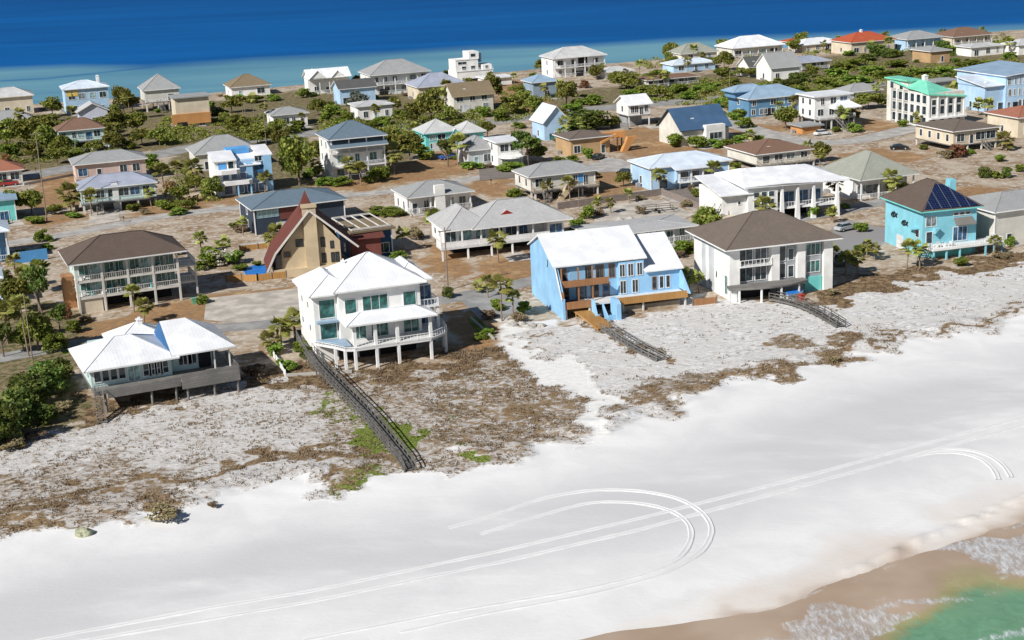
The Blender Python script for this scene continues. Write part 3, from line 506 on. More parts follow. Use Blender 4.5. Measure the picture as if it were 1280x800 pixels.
    def shed(s,u0,u1,v0,v1,z0,z1,axis='v',o=.5,mat='r_grey',fascia='trim',t=.2,wall=None):
        """z0 at v0(or u0), z1 at v1(u1)"""
        if axis=='v': pr=[(v0-o,z0),(v1+o,z1),(v1+o,z1+t),(v0-o,z0+t)]; m=MB().prism(pr,u0-o,u1+o,'u')
        else: pr=[(u0-o,z0),(u1+o,z1),(u1+o,z1+t),(u0-o,z0+t)]; m=MB().prism(pr,v0-o,v1+o,'v')
        for i in range(len(m.m)): m.m[i]=1
        m.m[4]=0
        if wall:
            lo=min(z0,z1)
            if axis=='v': s.part('gable_wall',MB().prism([(v0,lo-.3),(v1,lo-.3),(v1,z1 if z1>z0 else lo-.29),(v0,z0 if z0>z1 else lo-.29)],u0,u1,'u'),wall)
            else: s.part('gable_wall',MB().prism([(u0,lo-.3),(u1,lo-.3),(u1,z1 if z1>z0 else lo-.29),(u0,z0 if z0>z1 else lo-.29)],v0,v1,'v'),wall)
        return s._roof('roof',m,mat,fascia)
    def chim(s,u,v,z0,z1,w=.9,mat='w_white',cap='trim'):
        o=s.part('chimney',MB().box(u-w/2,u+w/2,v-w/2,v+w/2,z0,z1),mat); s.part('cap',MB().box(u-w/2-.1,u+w/2+.1,v-w/2-.1,v+w/2+.1,z1,z1+.15).box(u-w/4,u+w/4,v-w/4,v+w/4,z1+.15,z1+.4),cap,o)
    def stair(s,p,q,w,mat,n=12,rail=True,name='staircase'):
        """p top (u,v,z) q bottom"""
        m=MB(); p=Vector(p);q=Vector(q); d=(q-p); h=Vector((d.x,d.y,0)).normalized(); sd_=Vector((-h.y,h.x,0))*w/2
        for i in range(n):
            c=p.lerp(q,(i+.5)/n); m.bar(c-sd_,c+sd_,.32,.05)
        for k in(-1,1):
            m.bar(p+sd_*k,q+sd_*k,.07,.3)
            if rail:
                m.bar(p+sd_*k+Vector((0,0,1)),q+sd_*k+Vector((0,0,1)),.08)
                for i in range(0,n+1,3): c=p.lerp(q,i/n)+sd_*k; m.bar(c,c+Vector((0,0,1)),.07)
        return s.part(name,m,mat)
    def vents(s,pts,mat='metalgrey'):
        for p in pts: s.part('roof_vent',MB().tube([Vector(p)-Vector((0,0,.5)),Vector(p)+Vector((0,0,.35))],.14,8),mat)
def house(name,phrase,label,xl,xr,y,D,eave,rise,roof='hip',wall='white',rf='grey',stilt=0,floors=1,nw=3,nl=2,ang=20,chim=None,deck=0,o=.7,axis='u',frame='trim',pane='glass',fascia='trim',railm='trim',group=None,ww=1.3,peak=.5,body=True,cover=False,lower=None,pile='post',cat='house'):
    """generic detached house: xl,xr facade corners in the photo, y ground; eave/rise/stilt in photo pixels at that distance"""
    h=House(name,phrase,label,xl,y,ang,cat,group); s=h.s; W=h.U(xr); E=eave/s; Rr=rise/s; S=stilt/s; wm='w_'+wall; rm='r_'+rf
    h.w,h.D,h.E=W,D,E; h.ext=[0,W,0,D]
    if S>.8:
        nu=max(2,int(W/3.6)+1)
        for i in range(nu):
            for v in((.25,D-.25) if not deck else (-deck+.2,.25,D-.25)): h.posts([(.25+(W-.5)*i/(nu-1),v)],-.1,S,.16,pile,'piling')
        h.box('floor_deck','greywood' if pile=='post' else pile,-.05,W+.05,-deck-.05,D+.05,S-.25,S)
        if lower: h.wall('w_'+lower[0],W*lower[1],W*lower[2],D*.35,D-.3,-.1,S-.252)
    elif deck: 
        h.box('deck','greywood',-.05,W+.05,-deck,-.0,-.1,max(S,.4))
    if not cover: h.wall(wm,0,W,0,D,S if S>.8 else -.1,E); v0=0
    else: h.wall(wm,.0,W,cover,D,S if S>.8 else -.1,E); v0=cover; nu=max(3,int(W/3.5)+1); h.posts([(.2+(W-.4)*i/(nu-1),.2) for i in range(nu)],S,E,.14,'trim','column'); 
    if wall not in('white','navy') or True: h.corner(frame,0,W,v0,D,S if S>.8 else 0,E,.1)
    fh=(E-S)/floors
    rr=random.Random(name); door_at=rr.randrange(max(nw,1)); 
    for f in range(floors):
        z=S+f*fh+min(.8,fh*.26); hh=min(1.8,fh*.58)
        for i in range(nw):
            uu=.4+(W-.8)*(i+.5+rr.uniform(-.13,.13))/nw; q=rr.random(); pp=pane if q<.55 else rr.choice(['glass','curtain','bglass','screen'])
            if f==0 and i==door_at: h.win(uu,(S if S>.8 else 0)+.08,rr.choice([1.0,1.8]),min(2.1,fh*.75),v=v0,n=rr.choice([1,2]),frame=frame,pane=pp,door=True,far=s<6.2)
            elif q<.9: h.win(uu,z,round(ww*rr.choice([.8,1.1,1.3,1.6]),1),hh,v=v0,n=2 if ww<2.2 else 3,frame=frame,pane=pp,far=s<6.2)
    if S>.8 and rr.random()<.8:
        a=rr.uniform(.15,.8)*W; h.stair((a,-deck-.1,S-.1),(a+(-1 if rr.random()<.5 else 1)*S*.3,-deck-S*1.5,.05),1.1,'greywood' if pile=='post' else pile,8)
    elif s>3.2 and nw: a=.4+(W-.8)*(door_at+.5)/nw; h.box('door_step','concrete',a-1.1,a+1.1,-1.3,-.0,-.05,.22)
    if floors>1 and S<.8 and not deck: a=rr.uniform(.1,.5)*W; h.box('garage_door_or_shade','w_lgrey' if rr.random()<.5 else 'dark',a,a+3,-.05,.0,.02,2.1)  # the dark variant paints the shade inside an open carport
    if rr.random()<.5 and rise>6: h.part('skylight',MB().box(W*.3,W*.3+.9,D*.2,D*.2+.9,E+(Rr)*.42,E+Rr*.42+.35),'trim')
    if rr.random()<.6: a=D*rr.uniform(.4,.8); h.part('air_conditioner',MB().box(-1.3,-.4,a,a+.9,-.05,.9),'metalgrey')
    for f in range(floors):
        z=S+f*fh+min(.8,fh*.26); hh=min(1.8,fh*.58)
        if nl: h.winsL(v0+.5,D-.5,nl,z,1.0,hh*.9,u=0,frame=frame,pane=pane,far=s<6.2)
        if (deck or cover) and f==0: h.rail([(0,v0 if not deck else 0),(0,-deck),(W,-deck),(W,0)],S if S>.8 else .4,railm)
        if f>0 and cover: h.box('balcony_floor','trim',0,W,0,v0,S+f*fh-.15,S+f*fh); h.rail([(0,v0),(0,.05),(W,.05),(W,v0)],S+f*fh,railm)
    if roof=='hip': h.hip(0,W,0,D,E,Rr,o,rm,fascia)
    elif roof=='gable': h.gable(0,W,0,D,E,Rr,o,rm,fascia,wm,axis,peak=peak)
    elif roof=='flat': h.box('roof',rm,-o,W+o,-o,D+o,E,E+.35); 
    elif roof=='shed': h.shed(0,W,0,D,E,E+Rr,axis,o,rm,fascia,wall=wm)
    elif roof=='shedr': h.shed(0,W,0,D,E+Rr,E,axis,o,rm,fascia,wall=wm)
    if chim: h.chim(W*chim[0],D*chim[1],E-.5,E+Rr+chim[2],.9,'w_'+(chim[3] if len(chim)>3 else 'white'))
    if roof in('hip','gable') and s>4.5: h.vents([(W*.62,D*.62,E+Rr*.75)])
    return h
# ------------------------------------------------------------------ front row, built one by one
def chair(h,u,v,z,mat,face=0):
    m=MB(); c,s=math.cos(face),math.sin(face)
    m.box(-.3,.3,-.3,.3,.36,.42).box(-.3,.3,.24,.3,.42,.95).box(-.34,-.28,-.3,.3,.0,.6).box(.28,.34,-.3,.3,.0,.6)
    p=h.W(u,v,z); o=m.build('deck_chair',mat,None,Vector(p),h.a+face); return o
# --- white roofed cottage on pilings
h=House('stilt_cottage','white-roofed stilt cottage','pale aqua beach cottage on wooden pilings with faceted white metal roof and grey deck',119,512,24)
W=h.U(292); z=2.9; E=5.5; h.ext=[0,W,0,11]
sp=h.U(222)
h.box('floor_deck','greywood',-.1,W+.1,-2.4,9,z-.3,z)
h.wall('w_aqua',0,sp-.3,0.3,10,z,E+.1); h.wall('w_aqua',sp-.3,W-2.2,1.6,10.4,z,E+.25); h.wall('w_aqua',2,W-3,7,15,.0,E-.1)
h.part('deck_skirt',MB().box(sp+.2,W+.3,-3.2,-3.0,z-1.2,z+.9).box(1.5,sp+.2,-2.5,-2.35,z-.9,z+.35),'greywood')
h.box('deck','greywood',sp+.2,W+.3,-3.0,-2.4,z-.3,z)
h.posts([(1.2,-2.1),(7.2,-2.1),(sp-.5,-2.1),(4.6,1),(8,5)],-.2,z-.3,.17,'greywood','piling',True); h.posts([(sp+.9,-2.8),(sp+4.5,-2.8),(W,-2.8),(W,1.5),(W,7)],-.2,z-.3,.17,'greywood','piling',True)
h.rail([(0,-2.3),(1.4,-2.3)],z,'greywood'); h.rail([(W+.2,-2.9),(W+.2,4)],z,'greywood')
h.wins(.3,4.6,4,z+.7,.75,1.6,v=.3,n=1,frame='trim'); h.win(5.6,z+.1,1.5,2.1,v=.3,n=2,door=True,pane='curtain'); h.wins(7.0,sp-.9,4,z+.5,1.0,1.6,v=.3,n=1,rows=2); h.wins(sp+1.2,W-4.6,3,z+.8,1.1,1.3,v=1.6,n=1)
h.winsL(1,9,3,z+.8,1.0,1.3,u=0); h.box('screened_porch','dark',W-4.1,W-2.4,1.45,1.6,z,E-.1)
h.posts([(W-.3,-.6),(W-2.3,-.3)],z,E,.09,'trim','column')
h.hip(-.2,sp-.3,-.4,10.2,E,2.5,.9,'r_whitem','trim',frac=.85); m=MB(); a0,a1,b0,b1=sp-.4,W+.6,-1.1,11.4; zc=E+.45; rz_=zc+3.3; rc=(b0+b1)/2
m.add([(a0,b0,zc),(a1,b0,zc),(a1,b1,zc),(a0,b1,zc),(a0,rc,rz_),(a1-5.2,rc,rz_),(a0,b0,zc-.2),(a1,b0,zc-.2),(a1,b1,zc-.2),(a0,b1,zc-.2)],[(0,1,5,4),(1,2,5),(2,3,4,5)]); m.f+=[(9,8,7,6),(6,7,1,0),(7,8,2,1),(8,9,3,2)]; m.m+=[1]*4
h._roof('roof',m,'r_whitem','trim')
h.hip(5,12,9,15.6,E,2.0,.7,'r_whitem','trim'); h.part('roof_step_shade',MB().prism([(-1.05,E-.3),(11.3,E-.3),(11.3,E+.4),(5.15,E+3.65),(-1.05,E+.4)],sp-.42,sp-.32,'u'),'stepshade',label='deep blue painted shade of the step between the two roof halves')  # step strip coloured deep blue to paint the shade between the roof halves
h.stair((0.4,-2.2,z-.2),(-.2,-6.5,.1),1.1,'greywood',10)
h.chim(9,12,E+1,E+2.6,.7)
# --- brown hip roofed balcony house
h=House('balcony_house','brown-roofed balcony house','three-storey aqua house with dark brown hip roof and two long rows of cream balconies',100,393,22.5)
W=h.U(252); D=10.5; f1=2.7; f2=5.4; E=8.4; h.ext=[0,W,0,D]
uc=[.15+ (h.U(228)-.3)*i/4 for i in range(5)]; Um=h.U(228)
h.wall('w_aqua',0.3,Um-1,2.2,D,f1,E); h.wall('w_cream',.3,Um*.28,1.0,D-1,-.1,f1-.3); h.box('undercroft_block','dark',Um*.3,Um-1,4,D-.5,-.1,f1-.3)  # near-black block set back under the lower balcony level
h.box('balcony_floor','post',0,Um,0,2.3,f1-.35,f1,label='cream lower balcony floor'); h.box('balcony_floor','post',0,Um,0,2.3,f2-.3,f2)
h.box('balcony_floor','post',Um,W,1.8,D-2,f1-.3,f1); h.box('balcony_floor','post',Um,W,1.8,D-2,f2-.2,f2)
h.posts([(u,.12) for u in uc],-.2,E,.17,'post','column'); h.posts([(W-.2,2),(W-.2,D-2.2)],-.2,f2,.14,'post','column')
h.rail([(0.1,.08),(Um,.08)],f1,'post',h=.95); h.rail([(.1,.08),(Um,.08)],f2,'post',h=.95); h.rail([(Um,1.9),(W-.1,1.9),(W-.1,D-2)],f1,'post'); h.rail([(Um,1.9),(W-.1,1.9),(W-.1,D-2)],f2,'post')
for zf in(f1,f2):
    for k in range(4):
        a=uc[k]+.5; b=uc[k+1]-.3
        h.win((a*2+b)/3,zf+.1,1.7,2.1,v=2.2,n=2,door=True,pane='gglass'); h.win((a+2*b)/3+.35,zf+.1,1.5,2.1,v=2.2,n=2,pane='gglass' if k%2 else 'curtain')
h.winsL(3,D,2,f1+.9,.9,1.2,u=.3); h.winsL(3,D,2,f2+.9,.9,1.2,u=.3)
h.hip(-.2,Um+.6,-.1,D+.3,E,3.1,.9,'r_brown','trim')
h.box('stair_shaft','cedar',-1.6,.2,5,8,-.1,f2); h.part('lattice_skirt',MB().box(.2,3.9,.25,.35,-.1,f1-.4),'w_cream')
for k,(u,zf) in enumerate([(1.1,f1),(2.4,f1),(4.4,f1),(5.6,f1),(6.8,f1),(8.6,f1),(10.1,f1),(12.4,f1),(1.3,f2),(2.6,f2),(4.7,f2),(6.1,f2),(7.4,f2),(8.9,f2),(10.4,f2),(12.6,f2),(14,f2)]):
    if u>Um-.6: continue
    low='lower' if zf==f1 else 'upper'; 
    tag(chair(h,u,1.0,zf,'cushion' if zf==f1 and k%2 else 'whitewood',.2*(k%3)),f'{"teal" if zf==f1 and k%2 else "white"} armchair on the {low} balcony of the brown-roofed balcony house','chair','chairs on the balconies of the brown-roofed house')
HB=h
# --- beige A-frame with chimney and maroon roof
h=House('a_frame_house','maroon A-frame house','beige A-frame house with steep flared maroon roof and a stone chimney up its front',343,347,12)
W=h.U(440); D=9; z=1.4; H=11.6; pk=h.U(392); w0=.4; w1=h.U(428)
h.ext=[0,W,0,D]
s_=h.s
prof=[(w0,z),(w1,z),(w1,z+4.2),(pk,H),(w0+1.4,z+3.4)]
h.part('wall',MB().prism(prof,0.3,D,'v'),'w_beige')
h.box('foundation','w_beige',0,w1+.4,-.9,D,-.1,z,label='low beige base wall'); 
h.part('roof',MB().prism([(-1.2,z-.2),(.3,z+2.9),(pk,H+.25),(pk,H-.05),(.6,z+2.9),(-.85,z-.2)],-.9,D+1,'v').prism([(pk,H+.25),(W+1.4,z+3.1),(W+1.3,z+2.8),(pk,H-.05)],-.9,D+1,'v'),'r_maroon')
h.part('roof',MB().add([(pk-2.8,2,H-4.6),(pk+2.8,2,H-4.6),(pk,5.5,H+2.6),(pk-2.8,9.5,H-4.6),(pk+2.8,9.5,H-4.6)],[(0,1,2),(0,2,3),(1,4,2),(3,2,4),(0,3,4,1)]),'r_maroon',label='sharp maroon roof peak behind the chimney')
h.part('barge_board',MB().bar((-1.15,-.95,z-.1),(.45,-.95,z+3.0),.12,.35).bar((.45,-.95,z+3.0),(pk,-.95,H+.1),.12,.35).bar((pk,-.95,H+.1),(W+1.4,-.95,z+3.0),.12,.35),'post')
h.part('chimney',MB().box(pk-1.1,pk+1.2,-.5,.6,0,H+.6).box(pk-1.3,pk+1.4,-.7,.8,H+.5,H+1.0),'w_beige')
for (u,zz,w_,h_,fr) in((w0+2.2,z+2.0,1.2,1.0,'orangewood'),(pk+2.1,z+.5,.6,1.6,'dark'),(pk+2.1,z+3.4,.6,1.6,'dark'),(pk+3.7,z+.5,.5,1.6,'dark'),(pk+4.5,z+.5,.5,1.6,'dark'),(pk+3.7,z+3.0,.5,1.2,'dark'),(pk-2,z+3.8,1.2,1.2,'dark')): h.win(u,zz,w_,h_,v=.3,frame=fr,pane='glass')
h.box('porch_recess','darkwood',w0+.1,w0+1.2,.05,.3,z+.1,z+2.6)
h.shed(W+.5,W+6.5,5,11,4.5,5.1,'v',.4,'r_maroon','w_maroon'); h.wall('w_maroon',W+.8,W+6.2,5.5,10.5,-.1,4.7,label='low maroon wing behind the tall roof')
HA=h
# --- slate blue hip house behind it
h=house('slate_roof_house','slate-roofed navy house','dark navy house with a slate blue hip roof behind the maroon A-frame',320,432,294,13,31,12,'hip','navy','slate',floors=2,nw=0,nl=1,ang=22)
h.wins(.6,h.U(352)-.3,4,3.4,1.1,1.6,pane='curtain',frame='w_greyblue')
h.box('wall_panel','w_maroon',h.U(352),h.U(374),-.08,0,2.6,h.E-.3,label='maroon panel in the front wall')
# --- white three-storey house
h=House('white_beach_house','white three-storey house','bright white three-storey beach house with white metal hip roofs and green glass',402,460,19)
W=h.U(557); u1=h.U(431); u2=h.U(532); f1=3.1; f2=6.4; E=9.9; h.ext=[0,W,0,14]
h.wall('w_white',0,u1+.5,2.2,13,f1,E,name='wall'); h.wall('w_white',u1,u2,1.0,13,f1,E+.5); h.wall('w_white',u2,W-.6,4.5,14,f1,E-.9); h.wall('w_white',0,u2-1,2.6,13,-.1,f1-.25,label='set back ground floor wall'); h.wall('w_white',u2-1,W-2,7,13,-.1,f1-.25)
h.hip(-.1,u1+2.5,2.0,12,E,2.2,.7,'r_whitem','trim',frac=.9); h.hip(u1,u2,1.0,12.4,E+.5,3.7,.9,'r_whitem','trim'); h.hip(u2-2,W-.6,5.5,14,E-.4,2.2,.7,'r_whitem','trim')
h.hip(u1+.6,u2+.6,-2.4,1.6,f2-.2,1.1,.7,'r_whitem','trim',name='porch_roof')
dk=[(-.1,2.2),(.6,1.0),(2.0,-1.0),(u1-.4,-2.9),(u1+.9,-3.5),(u2,-3.5),(W,-1.2),(W+.4,1.5),(W+.4,5)]
h.part('deck',MB().prism(dk+[(W,5),(u2,4.6),(u2,1.0),(0,2.2)],f1-.35,f1,'z'),'whitewood'); h.part('deck_canopy',MB().prism([(.1,1.9),(2.1,-.8),(u1-.4,-2.6),(u1+.5,-2.9),(u1+.5,.9),(0,2.1)],f1+.35,f1+.5,'z'),'r_lbl',label='flat grey-green canopy over the left deck corner')
h.rail(dk[4:],f1,'trim',h=.9,sp=.5); h.rail(dk[:5],f1-.3,'trim',h=.6,sp=.5)
ptz=[dk[3],dk[4],(u1+4,-3.5),(u1+7.2,-3.5),(u2,-3.4),(W-.2,-1.2),(W+.3,1.6),(W+.2,5)]
h.posts([(a,b+.15) for a,b in ptz],-.2,f1-.35,.19,'trim','column'); h.posts([(2.0,-.8)],-.2,f1-.35,.19,'trim','column')
h.posts([(u1+1.2,-2.3),(u1+4.2,-2.3),(u1+7.4,-2.3),(u2+.3,-2.3)],f1,f2-.2,.22,'trim','column'); h.posts([(W-.4,1.6),(W-.4,4.6)],f1,f2+.2,.2,'trim','column'); h.box('balcony_floor','trim',u2,W-.2,1.2,4.6,f2+.0,f2+.22); h.rail([(u2+.1,1.3),(W-.3,1.3),(W-.3,4.6)],f2+.2,'trim',sp=.5)
h.win(1.9,f2+.2,2.2,2.6,v=2.2,n=1,pane='gglass'); h.win(1.9,f1+.4,2.3,2.5,v=2.2,n=1,pane='gglass'); h.win(3.6,f1+1.4,.8,1.4,v=2.2)
h.box('balcony','r_lbl',.2,u1-.1,1.2,2.2,f2-.4,f2-.1); h.win(u1+1.7,f2+.7,1.6,2.0,v=1.0,pane='gglass'); h.win(u1+5.3,f2+.7,3.6,2.2,v=1.0,n=3,pane='gglass'); h.win(u2-1.6,f2+.7,1.8,2.1,v=1.0,pane='gglass')
for a,b in((u1+2.7,1.9),(u1+5.7,2.4),(u2-1.6,2.2)): h.win(a,f1+.15,b,2.5,v=1.0,n=2,door=True,pane='gglass')
h.win(u2+1.6,f2+.5,1.9,2,v=4.5,n=2,pane='bglass'); h.win(u2+1.6,f1+.1,2.4,2.3,v=4.5,n=2,door=True,pane='bglass')
for k in range(4): h.box('garage_opening','dark',u1-.2+3.05*k,u1+2.2+3.05*k,2.45,2.6,0,f1-.7)  # near-black boxes paint the shade inside the garage openings
h.winsL(4,12,2,f2+1,.8,.9,u=0); h.winsL(3,13,2,f1+1,.8,.9,u=0)
h.chim(6,8,E+1.8,E+3.2,.4)
HW=h
# --- blue house with white catslide roof
h=House('blue_beach_house','sky blue catslide house','sky blue two-storey beach house with a white roof sweeping to its sides and cedar balconies',702,396,14.5)
W=h.U(853); D=15.5; f1=2.0; f2=4.9; E=7.6; um=h.U(809); h.ext=[-2,W,-2,D]
left_prof=[(-.5,-.1),(D,-.1),(D,8.6),(6.2,10.6),(1.0,E+.2),(-2.0,f1+1.6),(-2.3,-.1)]
h.part('end_wall',MB().prism([(-2.2,-.1),(D,-.1),(D,8.1),(9.0,E+3.3),(2.4,E+.15),(1.0,E-.3),(-2.2,f1+1.2)],-.35,0,'u'),'w_sky',label='tall blue end wall with sloped edges')
h.wall('w_sky',0,um,1.8,D,f1,E); h.wall('w_sky',um-4.2,um,1.2,2.2,f1,E-.2); h.wall('w_sky',um,W,1.2,D-1,f1,E-2.2)
h.shed(-.3,um,1.5,9.0,E+.0,E+3.5,'v',.5,'r_whitem','trim'); h.shed(-.3,um,9.9,D,E+3.4,E+.6,'v',.4,'r_whitem','trim')
h.shed(um+.45,W+.1,1.1,8.6,E-2.2,E+1.9,'v',.45,'r_whitem','trim'); h.shed(um+.45,W+.1,9.4,D,E+1.9,E,'v',.3,'r_whitem','trim')
h.part('wall',MB().prism([(1.5,E-2.5),(D,E-2.5),(D,E+.3),(9.2,E+3.3),(1.5,E-.1)],um-.1,um+.0,'u'),'stepshade',label='deep blue painted shade on the step between the two roofs')  # shadow of the higher roof's step painted as a deep blue strip
h.part('end_wall',MB().prism([(-3.0,f1+.2),(D,f1+.2),(D,E-.2),(8.8,E+1.7),(1.0,E-2.3)],W-.02,W+.28,'u'),'w_sky',label='sloping blue right end wall')
h.part('trim_board',MB().bar((-.5,-2.2,f1+1.2),(-.5,1.0,E),.12,.3),'trim')
h.box('balcony_floor','cedar',0,um*.52,-.2,1.9,f2-.25,f2); h.part('balcony_front',MB().box(0,um*.55,-.25,-.12,f2-.3,f2+.75),'cedar'); h.part('balcony_front',MB().box(0,4.6,-2.05,-1.9,f1-.4,f1+.75),'cedar',label='lower cedar balcony front')
h.box('end_screen','cedar',-.3,-.1,-2.1,1.4,f1-.6,f1+2.3)
h.box('deck','whitewood',4.2,W,-2.0,1.8,f1-.15,f1,label='pale grey deck floor'); h.box('deck','greywood',0,4.2,-2.0,1.8,f1-.15,f1)
h.part('deck_front',MB().box(7.8,W+.1,-2.2,-2.0,f1-.55,f1+.55),'orangewood',label='orange board front of the right deck')
h.posts([(.2,-1.8),(4,-1.8),(9.5,-1.7),(12.8,-1.7),(W-.2,-1.7),(6,1.5),(11,1.5)],-.2,f1-.15,.14,'post','piling'); h.box('retaining_wall','rock',8.5,W-1,-1.4,-.6,-.1,.9)
cols=[0.2,2.9,5.2,7.2]
h.posts([(c,0) for c in cols[:3]],f1,E,.1,'cedar','column')
for (u,w_,n,p) in((1.1,1.4,2,'glass'),(3.9,1.5,2,'bglass'),(6.1,1.2,2,'glass'),(8.0,1.0,1,'bglass')): h.win(u,f1+.15,w_,2.1,v=1.8,n=n,pane=p,door=True,frame='cedar')
for (u,w_,n,p) in((.9,1.2,2,'glass'),(5.0,1.3,2,'glass'),(7.0,1.2,2,'glass'),(9.0,.9,2,'glass'),): h.win(u,f2+.1,w_,2.1,v=1.8 if u<um-4.5 else 1.2,n=n,pane=p,frame='cedar')
for u in(um-3.6,um-2.2,um-.7): h.win(u,f2+.15,.8,1.9,v=1.2,n=2)
for u in(um-3.5,um-1.5): h.win(u,f1+.3,.9,2.0,v=1.2,n=2)
for u in(um+1.7,um+2.9,um+4.0): h.win(u,f1+.5,.55,1.9,v=1.2,frame='cedar' if u<um+2 else 'trim')
h.box('curtain_panel','w_sky',2.0,4.6,1.7,1.78,f2+.1,f2+2.2)
# stepped blue stair tower at the front
h.part('stair_tower',MB().prism([(-4.4,-.1),(-2.2,-.1),(-2.2,f1+.9),(-3.0,f1+.9),(-4.4,.9)],4.2,4.5,'u').box(4.0,4.7,-4.6,-4.4,-.1,.9).prism([(-5.2,-.1),(-2.2,-.1),(-2.2,f1+.9),(-4.2,f1+.9),(-5.2,f1+.5)],7.3,8.0,'u').prism([(-4.9,-.1),(-2.3,-.1),(-2.3,f1+.1),(-4.9,.5)],5.9,6.1,'u').box(6.1,7.3,-5.0,-4.8,-.1,.8),'w_sky')
h.part('decorative_plaque',MB().bar((-.40,5.5,7.0),(-.40,5.2,7.7),.08,.12).bar((-.40,5.2,7.7),(-.40,5.7,7.9),.08,.12).bar((-.40,5.5,7.0),(-.40,5.8,6.7),.08,.10),'dark')
HBL=h
# --- white house with taupe hip roof
h=House('white_column_house','white house with taupe roof','white house with a big taupe hip roof, tall white piers and a curved grey deck',912,376,15)
W=h.U(1040); D=14.5; f1=2.5; f2=5.3; E=8.3; h.ext=[0,W,-2,D]
u=h.U
h.wall('w_white',0,u(925),0,D,-.1,E); h.wall('w_grey',u(925),u(974),1.0,D,-.1,E,label='recessed grey wall behind the glazing'); h.wall('w_grey',u(974),u(1028),.5,D,-.1,E)
h.wall('w_white',u(964),u(974),-.15,1.4,f1-1,E,name='pier'); h.wall('w_white',u(996),u(1006),-.15,1.4,f1-1,E,name='pier'); h.wall('w_white',u(1029),W,-.15,D-1,-.1,E,name='pier')
h.hip(-.2,W+.2,-.2,D,E,3.9,1.0,'r_taupe','trim')
h.box('balcony_floor','trim',u(925),u(964),-.3,1.0,f2-.15,f2); h.rail([(u(925),-.25),(u(964),-.25)],f2,'trim',sp=.6)
for zf,fr in((f1+.15,2.3),(f2+.15,2.3)):
    h.win((u(926)+u(945))/2,zf,u(943)-u(927),fr,v=1.0,n=2,pane='glass'); h.win((u(945)+u(963))/2,zf,u(961)-u(947),fr,v=1.0,n=2,pane='glass')
    h.win((u(975)+u(984))/2,zf,1.0,fr,v=.5,n=1,pane='glass'); h.win(u(990),zf,.9,fr*.8,v=.5)
    h.win((u(1008)+u(1027))/2,zf+.4,2.3,1.8,v=.5,n=3,pane='gglass')
h.box('entry_panel','w_lgrey',0-.1,0,6,8,.2,E-.2); h.win(0,2.7,.5,1,face='L',v=5); h.win(0,.8,1.0,3,face='L',v=1.2,n=2,pane='gglass'); h.box('wall_panel','w_lgrey',-.06,0,9.5,11,.2,E-.3,label='grey vertical panel on the side wall')
arc=[(-1+ (u(1003)+1)*t/8, -1.2-2.2*math.sin(math.pi*(t/8*.8+.1))) for t in range(9)]
h.part('porch_roof',MB().prism([(-.4,.0)]+arc+[(u(1003),.0)],f1-.3,f1,'z'),'greywood',label='curved weathered grey porch roof')
h.posts([(arc[i][0],arc[i][1]+.3) for i in(1,3,5,7)],-.1,f1-.3,.13,'trim','column'); h.posts([(.3,-1.2)],-.1,f1-.3,.35,'trim','column')
h.box('ground_opening_shade','dark',u(925),u(964),.6,.98,.0,f1-.4); h.box('ground_panel','w_teal',u(1007),u(1028),.3,.48,.0,f1-.2)  # near-black box paints the shade in the ground floor opening
HT=h
# --- turquoise house with solar roof
h=House('turquoise_solar_house','turquoise solar-roof house','turquoise beach house with brown hip roof half covered in dark solar panels',1152,322,13)
W=h.U(1219); D=13.5; f1=2.2; E=8.0; h.ext=[0,W+1,-3,D]
h.wall('w_turq',0,W,0,D,-.1,E)
h.hip(0,W,0,D,E,3.9,.8,'r_brown','w_teal')
k=(W+1.6)/2; 
# solar array lies on the front roof slope
pr=Vector((0,0,0)); fr0=Vector((-.8,-.8,E+.22)); fr1=Vector((W+.8,-.8,E+.22)); ap=Vector((W/2,(-.8+k),E+.22+3.9))
nrm=(fr1-fr0).cross(ap-fr0).normalized(); m=MB()
sa=h.part('solar_array',MB().add([fr0.lerp(fr1,.04)+(ap-fr0)*.06+nrm*.06,fr0.lerp(fr1,.93)+(ap-fr0)*.02+nrm*.06,ap.lerp(fr1,.16)+nrm*.06,ap.lerp(fr0,.1)+nrm*.06,fr0.lerp(fr1,.04)+(ap-fr0)*.06+nrm*.14,fr0.lerp(fr1,.93)+(ap-fr0)*.02+nrm*.14,ap.lerp(fr1,.16)+nrm*.14,ap.lerp(fr0,.1)+nrm*.14],[(0,3,2,1),(4,5,6,7),(0,1,5,4),(1,2,6,5),(2,3,7,6),(3,0,4,7)]),'solar')
rr=MB()
for i in range(1,6):
    a=fr0.lerp(fr1,.04+.89*i/6)+nrm*.17; b=a+(ap-fr0.lerp(fr1,.5))*(.98-abs(i/6-.5)*1.2); rr.bar(a+(b-a)*.03,b,.08,.06)
h.part('mounting_rail',rr,'solarrail',sa)
h.part('chimney',MB().prism([(W-2.2,E),(W-.5,E),(W-.75,E+3.9),(W-1.8,E+3.9)],6,7.6,'v'),'w_turq'); 
h.win(1.6,f1+3.2,1.9,1.6,v=0,n=2,pane='screen'); h.win(1.3,f1+.2,1.1,2.0,v=0,pane='glass',door=True); h.win(W-3.1,f1+.2,2.6,2.4,v=0,n=3,pane='bglass',door=True); 
for i in range(3): h.win(W-4.0+i*1.15,E-1.1,.8,.5,v=0)
h.part('awning',MB().add([(W-4.4,0,E-1.5),(W-.9,0,E-1.5),(W-.7,-1.3,E-2.6),(W-4.6,-1.3,E-2.6),(W-4.4,0,E-1.6),(W-.9,0,E-1.6),(W-.7,-1.3,E-2.7),(W-4.6,-1.3,E-2.7)],[(0,1,2,3),(4,7,6,5),(0,3,7,4),(1,5,6,2),(3,2,6,7),(0,4,5,1)]),'awning')
h.part('door_hood',MB().prism([(2.0,f1+2.9),(2.9,f1+2.9),(2.0,f1+1.9)],-.9,0,'v'),'w_turq')
